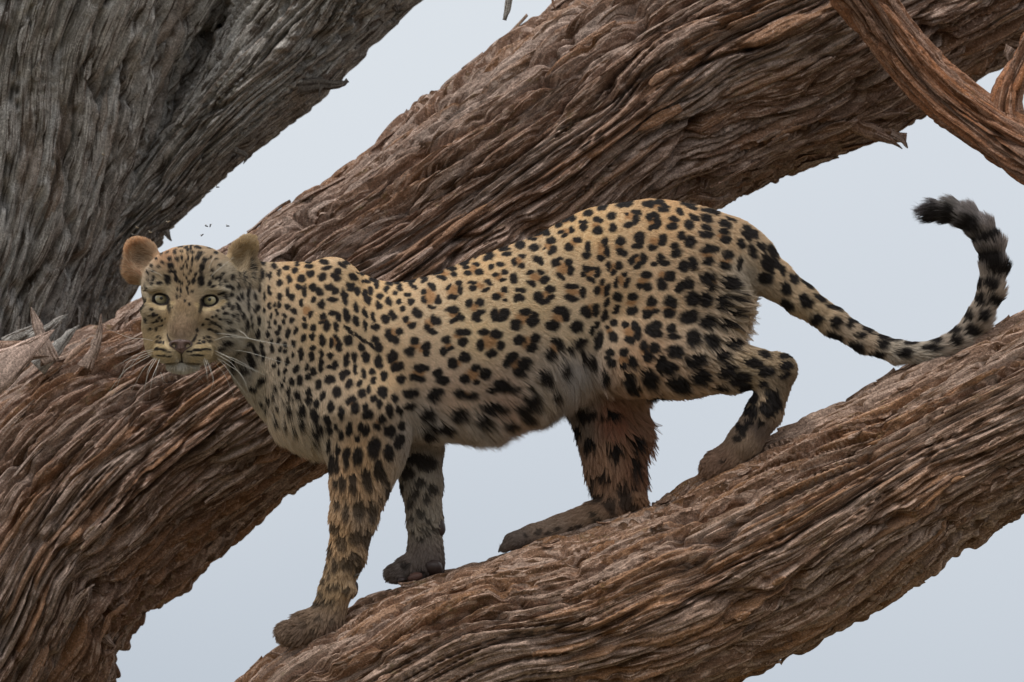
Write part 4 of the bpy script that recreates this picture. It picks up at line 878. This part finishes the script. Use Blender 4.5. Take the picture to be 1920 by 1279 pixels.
M_EYE = simple_mat('eyeball', (0.020, 0.014, 0.010), 0.12, 0.5, 0.6, 300, 0.2)
M_PUPIL = simple_mat('pupil', (0.006, 0.005, 0.005), 0.06, 0.5, 1.0, 300, 0.1)
def iris_material():
    m, n, l, b = new_mat('iris')
    a = n.new('ShaderNodeAttribute'); a.attribute_name = 'tint'
    t = n.new('ShaderNodeTexNoise'); t.inputs['Scale'].default_value = 700; t.inputs['Detail'].default_value = 3
    tcn = n.new('ShaderNodeTexCoord'); l.new(tcn.outputs['Object'], t.inputs['Vector'])
    mx = n.new('ShaderNodeMix'); mx.data_type = 'RGBA'; mx.blend_type = 'MULTIPLY'; mx.inputs[0].default_value = 0.45
    l.new(a.outputs['Color'], mx.inputs[6]); l.new(t.outputs[0], mx.inputs[7])
    l.new(mx.outputs[2], b.inputs['Base Color'])
    b.inputs['Roughness'].default_value = 0.25; b.inputs['Coat Weight'].default_value = 1.0; b.inputs['Coat Roughness'].default_value = 0.03
    return m
M_IRIS = iris_material()
def cap(c, R, r_in, r_out, n=28, m=8):
    """part of a sphere round the -d axis, c in leopard units"""
    t = np.linspace(math.asin(min(1, r_in / R)), math.asin(min(1, r_out / R)) if r_out < R else math.pi * 0.98, m)
    p = np.linspace(0, 2 * math.pi, n, endpoint=False)
    X = c[0] + R * np.sin(t)[:, None] * np.cos(p); Y = c[1] + R * np.sin(t)[:, None] * np.sin(p); Z = c[2] - R * np.cos(t)[:, None] * np.ones(n)
    idx = np.arange(m * n).reshape(m, n); nx = np.roll(idx, -1, 1)
    q = np.stack([idx[:-1], nx[:-1], nx[1:], idx[1:]], -1).reshape(-1, 4)
    return np.stack([X, Y, Z], -1).reshape(-1, 3), q, t
for (ex, ey), ed in zip(EYES, EYE_D):
    c = (ex + 0.5, ey, ed + 2.5 + 14.5)
    v, q, _ = cap(c, 14.5, 0.01, 99, 28, 14)
    eye = add_obj('eye', mesh_np('eye', toL(v) - LEO_BASE, q, M_EYE), leo)
    v, q, t = cap(c, 14.9, 2.2, 11.8, 32, 12)
    me = mesh_np('iris', toL(v) - LEO_BASE, q, M_IRIS)
    f = np.repeat((t - t[0]) / (t[-1] - t[0]), 32)[:, None]
    rgb = np.array([.62, .50, .25]) * (1 - f) + np.array([.80, .70, .46]) * f
    edge = sstep(0.88, 1.0, f); rgb = rgb * (1 - edge) + np.array([.03, .025, .015]) * edge
    inner = 1 - sstep(0.02, .16, f); rgb = rgb * (1 - inner * .8) + np.array([.20, .13, .05]) * inner * .8
    attr(me, 'tint', 'FLOAT_COLOR', np.concatenate([rgb, np.ones((len(rgb), 1))], 1))
    add_obj('iris', me, eye)
    v, q, _ = cap(c, 15.05, 0.01, 3.1, 20, 5)
    add_obj('pupil', mesh_np('pupil', toL(v) - LEO_BASE, q, M_PUPIL), eye)

def nose():
    nu, nv = 41, 37
    u = np.linspace(-1, 1, nu)[:, None]; v = np.linspace(0, 1, nv)[None, :]
    hw = np.interp(v, [0, .12, .3, .45, .62, .8, 1], [16, 21, 22.5, 19, 12, 6, 2.6])
    X = 346.3 + u * hw; Y = 636 + v * 28 + 2.5 * (np.abs(u) ** 2) * (1 - v) - 1.2 * np.abs(u) * 0
    Zs = on_fr(X.ravel(), Y.ravel()).reshape(X.shape)
    for _ in range(3): Zs[1:-1, 1:-1] = (Zs[:-2, 1:-1] + Zs[2:, 1:-1] + Zs[1:-1, :-2] + Zs[1:-1, 2:] + Zs[1:-1, 1:-1]) / 5
    e_ = (1 - np.abs(u) ** 3) * (1 - np.abs(2 * v - 1) ** 4)
    nos = np.exp(-((np.abs(u) - 0.62) / 0.24) ** 2 - ((v - 0.42) / 0.15) ** 2)
    Z = Zs - 2.0 - 5.5 * e_ ** 0.5 + 7 * nos - 2.2 * np.exp(-((np.abs(u) - 0.5) / 0.3) ** 2 - ((v - 0.14) / 0.12) ** 2) + 1.4 * np.exp(-(u / .07) ** 2) * sstep(.3, .6, v)
    P = np.stack([X, Y, Z], -1).reshape(-1, 3)
    idx = np.arange(nu * nv).reshape(nu, nv)
    q = np.stack([idx[:-1, :-1], idx[1:, :-1], idx[1:, 1:], idx[:-1, 1:]], -1)
    m, n, l, b = new_mat('nose_leather')
    a = n.new('ShaderNodeAttribute'); a.attribute_name = 'tint'
    l.new(a.outputs['Color'], b.inputs['Base Color']); b.inputs['Roughness'].default_value = 0.5
    t = n.new('ShaderNodeTexVoronoi'); t.inputs['Scale'].default_value = 900
    tcn = n.new('ShaderNodeTexCoord'); l.new(tcn.outputs['Object'], t.inputs['Vector'])
    bp = n.new('ShaderNodeBump'); bp.inputs['Strength'].default_value = .5; bp.inputs['Distance'].default_value = .0008
    l.new(t.outputs[0], bp.inputs['Height']); l.new(bp.outputs[0], b.inputs['Normal'])
    me = mesh_np('nose', toL(P) - LEO_BASE, q, m)
    k = np.clip(nos * 1.3 + (np.abs(u) > .85) * .5 + sstep(.75, 1, v) * .6 + 0.5 * sstep(.2, 0, v), 0, 1)[..., None]
    rgb = np.array([.135, .080, .066]) * (1 - k) + np.array([.02, .014, .013]) * k
    attr(me, 'tint', 'FLOAT_COLOR', np.concatenate([rgb, np.ones(rgb.shape[:2] + (1,))], -1))
    add_obj('nose', me, leo)
nose()

def tube(pts, rad, sides=6, jag=0.0, seed=0, flat=1.0, res=None):
    """tapered tube through points (metres); returns verts, quads"""
    P = np.array(pts, float); R = np.array(rad, float)
    res = res or max(8, 5 * len(P))
    t = np.linspace(0, len(P) - 1, res)
    C = catmull(P, t); R = np.interp(t, np.arange(len(R)), R)
    T = np.gradient(C, axis=0); T /= np.linalg.norm(T, axis=1, keepdims=True) + 1e-9
    A = np.cross(T, np.array([0, 1.0, 0.05])); A /= np.linalg.norm(A, axis=1, keepdims=True) + 1e-9
    B = np.cross(T, A)
    th = np.linspace(0, 2 * math.pi, sides, endpoint=False)
    rr = R[:, None] * (1 + jag * noise2(t[:, None] * 2.3 + seed, th[None, :] * 1.6 + seed * 3.3, seed))
    V_ = C[:, None, :] + A[:, None, :] * (rr * np.cos(th))[..., None] + B[:, None, :] * (rr * flat * np.sin(th))[..., None]
    idx = np.arange(res * sides).reshape(res, sides); nx = np.roll(idx, -1, 1)
    q = np.stack([idx[:-1], idx[1:], nx[1:], nx[:-1]], -1).reshape(-1, 4)
    caps = [[idx[0, (k)], idx[0, (k + 1)], idx[0, 0]] for k in range(1, sides - 1)] + [[idx[-1, 0], idx[-1, k + 1], idx[-1, k]] for k in range(1, sides - 1)]
    return V_.reshape(-1, 3), q, caps

M_WHISK = simple_mat('whisker', (0.80, 0.77, 0.70), 0.35, 0.5, 0, 50, 0.08)
WH = [((335, 850), (180, 830), (50, 780)), ((335, 905), (190, 955), (60, 1035)), ((330, 935), (130, 1060), (0, 1240)), ((332, 930), (150, 1010), (50, 1255)), ((345, 950), (250, 1060), (150, 1250)),
      ((365, 955), (300, 1080), (255, 1270)), ((385, 960), (330, 1100), (308, 1250)), ((380, 960), (357, 1040), (345, 1140)), ((352, 955), (300, 1050), (283, 1130)), ((340, 915), (230, 965), (120, 1085)),
      ((700, 800), (900, 820), (1240, 892)), ((860, 765), (990, 842), (1270, 885)), ((715, 855), (830, 822), (1000, 840)), ((820, 905), (1010, 940), (1270, 1020)), ((715, 905), (880, 990), (1080, 1080)),
      ((730, 945), (830, 1050), (985, 1262)), ((735, 950), (915, 1080), (980, 1250)), ((720, 980), (805, 1090), (880, 1279)), ((680, 955), (718, 1060), (745, 1165)), ((660, 960), (688, 1050), (700, 1130)),
      ((695, 970), (725, 1120), (680, 1270)), ((740, 930), (900, 985), (1060, 1075)), ((725, 925), (860, 1010), (960, 1150)), ((665, 950), (690, 1010), (690, 1100)), ((600, 1050), (630, 1090), (660, 1130)),
      ((400, 432), (350, 400), (285, 368)), ((690, 395), (720, 320), (755, 270)), ((700, 440), (760, 380), (860, 300)), ((370, 1060), (390, 1110), (420, 1140))]
for i, w in enumerate(WH):
    p = [(200 + a / 3.553, 400 + b / 3.553) for a, b in w]
    d0 = front_at(*p[0]); d0 = d0 if d0 < -40 else -90
    pts = np.array([(p[0][0], p[0][1], d0 + 3), (p[1][0], p[1][1], d0 - 14), (p[2][0], p[2][1], d0 - 4)])
    ctrl = np.array([pts[0], pts[0] * .5 + pts[1] * .5 + [0, (-1.5), 0], pts[1], pts[2]])
    v, q, cp = tube(toL(ctrl) - LEO_BASE, [.00042, .00038, .00028, .00008], 5, res=14)
    add_obj('whisker', mesh_np('whisker', v, q, M_WHISK, cp), leo)

def blob(name, c, r, mat, parent, rot=0, seed=0, jag=.08, n=14, m=9):
    t = np.linspace(0, math.pi, m)[:, None]; p = np.linspace(0, 2 * math.pi, n, endpoint=False)[None]
    k = 1 + jag * noise2(t * 2 + seed, np.sin(p) * 1.5 + seed, seed)
    x = r[0] * np.sin(t) * np.cos(p) * k; y = r[1] * np.cos(t) * k * np.ones_like(p); z = r[2] * np.sin(t) * np.sin(p) * k
    a = math.radians(rot)
    P = np.stack([c[0] + x * math.cos(a) - y * math.sin(a), c[1] + x * math.sin(a) + y * math.cos(a), c[2] + z], -1)
    idx = np.arange(m * n).reshape(m, n); nx = np.roll(idx, -1, 1)
    q = np.stack([idx[:-1], nx[:-1], nx[1:], idx[1:]], -1).reshape(-1, 4)
    return add_obj(name, mesh_np(name, toL(P.reshape(-1, 3)) - LEO_BASE, q, mat), parent)
M_PAD = simple_mat('paw_pad', (0.055, 0.036, 0.032), 0.5, 0.45, 0, 200, .4)
M_PADR = simple_mat('paw_pad_red', (0.13, 0.065, 0.05), 0.6, 0.4, 0, 200, .4)
blob('carpal_pad', (663, 1104, -58), (9.5, 17, 11), M_PAD, leo, 8, 1)
blob('carpal_pad', (825, 990, 40), (10, 16, 12), M_PAD, leo, -10, 2)
blob('heel_pad', (812, 1064, 24), (17, 15, 18), M_PAD, leo, 10, 3)
blob('toe_pad', (778, 1083, 14), (16, 9, 12), M_PADR, leo, -20, 4)
blob('toe_pad', (752, 1088, 14), (9, 6, 9), M_PAD, leo, -20, 5)
M_CLAW = simple_mat('claw', (0.10, 0.08, 0.065), 0.35, 0.5, .2, 200, .3)
for (x, y, d) in ((534, 1190, -72), (531, 1192, -54), (536, 1192, -36), (728, 1088, 24), (725, 1089, 40), (938, 1032, 26), (937, 1031, 40), (1322, 886, -60), (1320, 886, -45), (668, 1078, -74)):
    v, q, cp = tube(toL(np.array([(x + 6, y - 3, d), (x, y, d), (x - 3, y + 5, d)])) - LEO_BASE, [.0032, .0026, .0006], 6, res=8)
    add_obj('claw', mesh_np('claw', v, q, M_CLAW, cp), leo)

# ------------------------------------------------------------------ peeling bark, splinters and stubs
def strips(Lm, name, count, mat, seed, minlen=0.05, maxlen=0.16, wide=(0.004, 0.010), window=(-60, 1980, -40, 1320)):
    r = np.random.default_rng(seed)
    pos, nrm, h, nf = Lm['pos'], Lm['nrm'], Lm['h'], Lm['nf']
    at_ = np.zeros(pos.shape[0] * pos.shape[1] * 3, np.float32)
    Lm['obj'].data.attributes['fibre'].data.foreach_get('vector', at_)
    fb = at_.reshape(pos.shape[0], pos.shape[1], 3); bw = fb[..., 1]
    da = np.linalg.norm(pos[1, nf // 2] - pos[0, nf // 2]); done = 0; tries = 0
    pa = np.zeros_like(at_); Lm['obj'].data.attributes['plate'].data.foreach_get('vector', pa); pl = pa.reshape(fb.shape)
    while done < count and tries < count * 30:
        tries += 1
        i = r.integers(4, pos.shape[0] - 5); j = r.integers(6, nf - 6)
        px = pos[i, j, 0] / S * DIST / (DIST + pos[i, j, 1]) + 960; py = 639.5 - pos[i, j, 2] / S * DIST / (DIST + pos[i, j, 1])
        if not (window[0] < px < window[1] and window[2] < py < window[3]): continue
        if h[i, j] < np.median(h): continue
        ln = r.uniform(minlen, maxlen); n = max(5, int(ln / da / 3)); sgn = r.choice([-1, 1])
        path = []; jj = j; b0 = bw[i, j]; ok = True
        for s_ in range(n):
            ii = i + sgn * 3 * s_
            if not (1 < ii < pos.shape[0] - 2): ok = False; break
            w0 = max(1, jj - 4); w1 = min(nf - 2, jj + 5)
            jj = w0 + int(np.argmin(np.abs(bw[ii, w0:w1] - b0)))
            path.append((ii, jj))
        if not ok or len(path) < 4: continue
        C = np.array([pos[a, b] for a, b in path]); N = np.array([nrm[a, b] for a, b in path])
        hh = np.array([h[a, b] for a, b in path]); C = C + N * (hh.max() - hh)[:, None] * 0.8
        for _ in range(2): C[1:-1] = (C[:-2] + 2 * C[1:-1] + C[2:]) / 4
        m = len(C); t = np.linspace(0, 1, m)
        wd = r.uniform(*wide) * (np.sin(np.clip(t * 1.1 + .06, 0, 1) * math.pi) ** .45 + .15)
        wd = wd * (1 + .25 * noise2(t * 5, t * 0 + done, seed)); wd[-1] *= 0.35
        lift = 0.0012 + r.uniform(0.002, 0.011) * t ** 2.2
        T = np.gradient(C, axis=0); T /= np.linalg.norm(T, axis=1, keepdims=True)
        Bn = np.cross(N, T); Bn /= np.linalg.norm(Bn, axis=1, keepdims=True)
        tl = r.uniform(-.5, .5)
        prof = [(-1, -.0026), (-.55, .0008), (0, .0017), (.5, .0006), (1, -.0026), (0.3, -.005), (-.3, -.005)]
        rings = [C + Bn * (wd * u * (1 + .12 * noise2(t * 9, t * 0 + u * 3, seed + done)))[:, None] + N * (lift + w_ + tl * u * wd)[:, None] for u, w_ in prof]
        V_ = np.stack(rings, 1); k = len(prof)
        idx = np.arange(m * k).reshape(m, k); nx = np.roll(idx, -1, 1)
        q = np.stack([idx[:-1], idx[1:], nx[1:], nx[:-1]], -1).reshape(-1, 4)
        cp = [[idx[0, a], idx[0, a + 1], idx[0, 0]] for a in range(1, k - 1)] + [[idx[-1, 0], idx[-1, a + 1], idx[-1, a]] for a in range(1, k - 1)]
        me = mesh_np(name, V_.reshape(-1, 3) - TREE_BASE, q, mat, cp)
        me.polygons.foreach_set('use_smooth', np.zeros(len(me.polygons), bool))
        aa = fb[path[0][0], path[0][1], 0] + t * ln
        attr(me, 'fibre', 'FLOAT_VECTOR', np.stack([np.repeat(aa, k), b0 + (wd[:, None] * np.array([p[0] for p in prof])[None]).ravel(), np.zeros(m * k)], -1))
        attr(me, 'plate', 'FLOAT_VECTOR', np.tile([r.random(), r.random() ** 1.5, pl[i, j, 2]], (m * k, 1)))
        add_obj(name, me, Lm['obj'])
        done += 1
strips(MAIN, 'bark_strip', 110, M_BARK_MAIN, 101)
strips(LOWER, 'bark_strip', 95, M_BARK_LIMB, 102, 0.05, 0.13, (0.0035, 0.008))
strips(TRUNK, 'bark_strip', 55, M_BARK_GREY, 103)
strips(FORK, 'bark_strip', 30, M_BARK_GREY, 104, 0.04, 0.10, (0.003, 0.007))

def shard(name, pts, widths, d, mat, seed, flat=.5, parent=None, jag=.35, label=None, sides=9):
    P = np.array([L(x, y, d if np.isscalar(d) else dd) for (x, y), dd in zip(pts, d if not np.isscalar(d) else [d] * len(pts))])
    v, q, cp = tube(P, [w * S / 2 for w in widths], sides, jag, seed, flat, res=max(16, 7 * len(pts)))
    me = mesh_np(name, v - TREE_BASE, q, mat, cp)
    res = len(v) // sides
    a = np.repeat(np.linspace(0, 1, res) * np.linalg.norm(P[-1] - P[0]), sides); b = np.tile(np.linspace(0, 0.05, sides), res)
    attr(me, 'fibre', 'FLOAT_VECTOR', np.stack([a + seed, b + seed, b * 0], -1))
    attr(me, 'plate', 'FLOAT_VECTOR', np.tile([(seed * .37) % 1, (seed * .61) % 1, 0], (len(v), 1)))
    o = add_obj(name, me, parent or tree)
    if label: o['label'] = label
    return o
DK = M_BARK_DARK
GB, MB_, LB, RB, WD = M_BARK_GREY, M_BARK_MAIN, M_BARK_LIMB, M_BARK_RED, M_WOOD
# broken stub under the upper limb, frayed at its end
shard('broken_stub', [(1575, 215), (1620, 243), (1660, 254), (1700, 258)], [44, 32, 24, 16], .62, MB_, 31, .6, label='short broken stub with a frayed end under the thick limb')
shard('broken_stub', [(1640, 250), (1670, 264), (1692, 279)], [22, 12, 2], .60, MB_, 32, .5)
shard('broken_stub', [(1670, 252), (1690, 262), (1702, 278)], [20, 14, 2], .61, MB_, 33, .5)
for i, (p, w, d, m_) in enumerate([
    ([(1290, 360), (1335, 372), (1366, 378)], [26, 14, 2], .58, MB_), ([(1345, 376), (1362, 368), (1366, 360)], [12, 7, 2], .60, MB_), ([(1600, 222), (1660, 214), (1705, 212)], [26, 14, 2], .62, MB_),
    ([(1418, 300), (1432, 308), (1438, 312)], [10, 5, 1], .6, MB_), ([(560, 165), (605, 158), (640, 158), (652, 150)], [34, 22, 13, 9], .90, DK), ([(604, 160), (600, 172), (599, 186)], [8, 4, 1], .88, DK),
    ([(440, 280), (462, 292), (456, 308)], [14, 8, 1], .92, DK), ([(310, 432), (316, 444), (322, 452)], [14, 9, 2], .95, DK),
    ([(730, 5), (742, 16), (748, 28)], [20, 10, 2], .92, DK),
    ([(1460, 812), (1495, 795), (1521, 786)], [16, 8, 2], -.02, LB), ([(1236, 945), (1256, 936), (1280, 930)], [8, 5, 1], -.02, LB), ([(1538, 1140), (1556, 1166), (1563, 1180)], [20, 9, 1], -.02, LB), ([(1552, 1130), (1572, 1156), (1577, 1168)], [16, 8, 1], .0, LB),
    ([(1640, 1092), (1670, 1086), (1699, 1089)], [6, 4, 3], -.02, LB), ([(1662, 1060), (1688, 1070), (1698, 1080)], [26, 12, 2], .0, LB), ([(1780, 975), (1818, 984), (1840, 990)], [30, 16, 2], -.02, LB), ([(1846, 950), (1856, 966), (1850, 985)], [18, 10, 2], -.03, LB),
    ([(1378, 1222), (1396, 1236), (1407, 1248)], [20, 10, 1], -.02, LB), ([(1370, 1214), (1388, 1212), (1405, 1236)], [16, 8, 1], .0, LB), ([(1470, 1190), (1500, 1196), (1520, 1204)], [20, 10, 2], .0, LB),
    ([(190, 1190), (206, 1206), (217, 1212)], [22, 12, 2], .55, MB_), ([(196, 1226), (210, 1222), (218, 1210)], [16, 9, 2], .55, MB_), ([(1790, 655), (1830, 632), (1850, 628)], [10, 6, 2], .0, LB), ([(1898, 90), (1890, 104), (1893, 120)], [30, 14, 3], .5, MB_)]):
    shard('bark_shard', p, w, d, m_, 40 + i, .45)
# torn wood at the crotch on the left
shard('wood_splinter', [(-90, 760), (-10, 702), (50, 657), (102, 618)], [112, 82, 42, 2], [.36, .37, .40, .44], WD, 71, .22, label='pale torn splinter of wood jutting in at the left edge', jag=.10)
shard('wood_splinter', [(-60, 668), (0, 655), (30, 648), (48, 640)], [50, 34, 20, 3], [.40, .41, .43, .44], WD, 72, .25, jag=.15)
for i, (p, w, d, m_) in enumerate([([(96, 680), (80, 640), (66, 602), (58, 576)], [40, 30, 17, 2], .50, MB_), ([(70, 690), (105, 655), (128, 628), (148, 610)], [34, 30, 16, 2], .52, GB), ([(60, 640), (90, 618), (110, 600), (128, 590)], [30, 22, 12, 2], .54, GB),
        ([(160, 690), (178, 652), (186, 622), (190, 588)], [30, 22, 12, 2], .50, MB_), ([(120, 682), (140, 660), (168, 636)], [5, 13, 2], .44, WD), ([(10, 650), (44, 632), (80, 604)], [44, 34, 3], .56, GB), ([(190, 640), (215, 618), (243, 583)], [26, 16, 2], .62, MB_),
        ([(20, 690), (50, 672), (92, 668)], [20, 14, 2], .43, MB_)]):
    shard('wood_splinter', p, w, d, m_, 73 + i, .35, jag=.28)
# twigs at the top edge
shard('twig', [(965, -60), (957, -20), (952, 15), (946, 38)], [15, 13, 12, 7], .45, GB, 81, .8, label='dark dead twig hanging in from the top edge', jag=.3)
shard('twig', [(1028, -30), (1034, -8), (1038, 10), (1042, 16)], [7, 5, 4, 2], .55, RB, 82, .8, jag=.3)

# ------------------------------------------------------------------ flies
M_FLY = simple_mat('fly_body', (0.02, 0.018, 0.018), .4, .5, 0, 900, .3)
m_, n_, l_, b_ = new_mat('fly_wing'); M_WING = m_
b_.inputs['Base Color'].default_value = (.55, .5, .42, 1); b_.inputs['Roughness'].default_value = .3; b_.inputs['Alpha'].default_value = .6
M_FLYT = simple_mat('fly_tan', (0.22, 0.17, 0.11), .5, .4, 0, 900, .3)
FLIES = [(387, 424, -.06, 20, 'left of the two flies close together above the leopard forehead', 0), (394, 423, -.05, 100, 'right of the two flies close together above the leopard forehead', 0),
         (427, 424, -.06, 0, 'lone fly in the sky nearest the ear on the right', 0), (379, 441, -.08, -40, 'fly just above the crown of the leopard head', 0), (408, 351, .1, 0, 'highest fly, beside the ragged edge of the grey fork', 0),
         (316, 416, -.1, -30, 'pale fly against the dark trunk between the ears', 1), (282, 436, -.1, 10, 'pale fly just right of the orange ear tip', 1), (257, 427, -.1, 20, 'pale fly hovering straight over the orange ear', 1),
         (194, 290, -.1, 20, 'small pale fly against the grey trunk high above the orange ear', 1), (251, 441, -.085, 0, 'dark fly sitting on the tip of the orange ear', 0)]
def fly_parts():
    def eg(c, r, n=8, m=6):
        t = np.linspace(0, math.pi, m)[:, None]; p = np.linspace(0, 2 * math.pi, n, endpoint=False)[None]
        P = np.stack([c[0] + r[0] * np.cos(t) * np.ones_like(p), c[1] + r[1] * np.sin(t) * np.cos(p), c[2] + r[2] * np.sin(t) * np.sin(p)], -1).reshape(-1, 3)
        idx = np.arange(m * n).reshape(m, n); nx = np.roll(idx, -1, 1)
        return P, np.stack([idx[:-1], nx[:-1], nx[1:], idx[1:]], -1).reshape(-1, 4)
    vs, qs, o = [], [], 0
    for c, r in (((-.0016, 0, 0), (.0028, .0014, .0014)), ((.0014, 0, .0002), (.0017, .0014, .0015)), ((.0034, 0, 0), (.0010, .0012, .0011))):
        v, q = eg(c, r); vs.append(v); qs.append(q + o); o += len(v)
    wing = [np.array([[0, 0, .0012], [-.0024, s_ * .0016, .0030], [-.0050, s_ * .0030, .0034], [-.0040, s_ * .0006, .0022]]) for s_ in (1, -1)]
    return np.concatenate(vs), np.concatenate(qs), wing
fv, fq, fw = fly_parts()
FB = {0: mesh_np('body', fv, fq, M_FLY), 1: mesh_np('body', fv, fq, M_FLYT)}
FW = [mesh_np('wing', w, [[0, 1, 2, 3]], M_WING) for w in fw]
for (x, y, d, rot, lab, kind) in FLIES:
    e_ = bpy.data.objects.new('fly', None); COL.objects.link(e_)
    e_.matrix_world = FRAME @ Matrix.Translation(Vector([float(q) for q in L(x, y, d)])) @ Matrix.Rotation(math.radians(rot), 4, 'Y') @ Matrix.Rotation(math.radians(35), 4, 'Z')
    tag(e_, 'tiny ' + lab, 'fly', 'flies around the leopard head')
    add_obj('body', FB[kind], e_)
    for w in FW: add_obj('wing', w, e_)
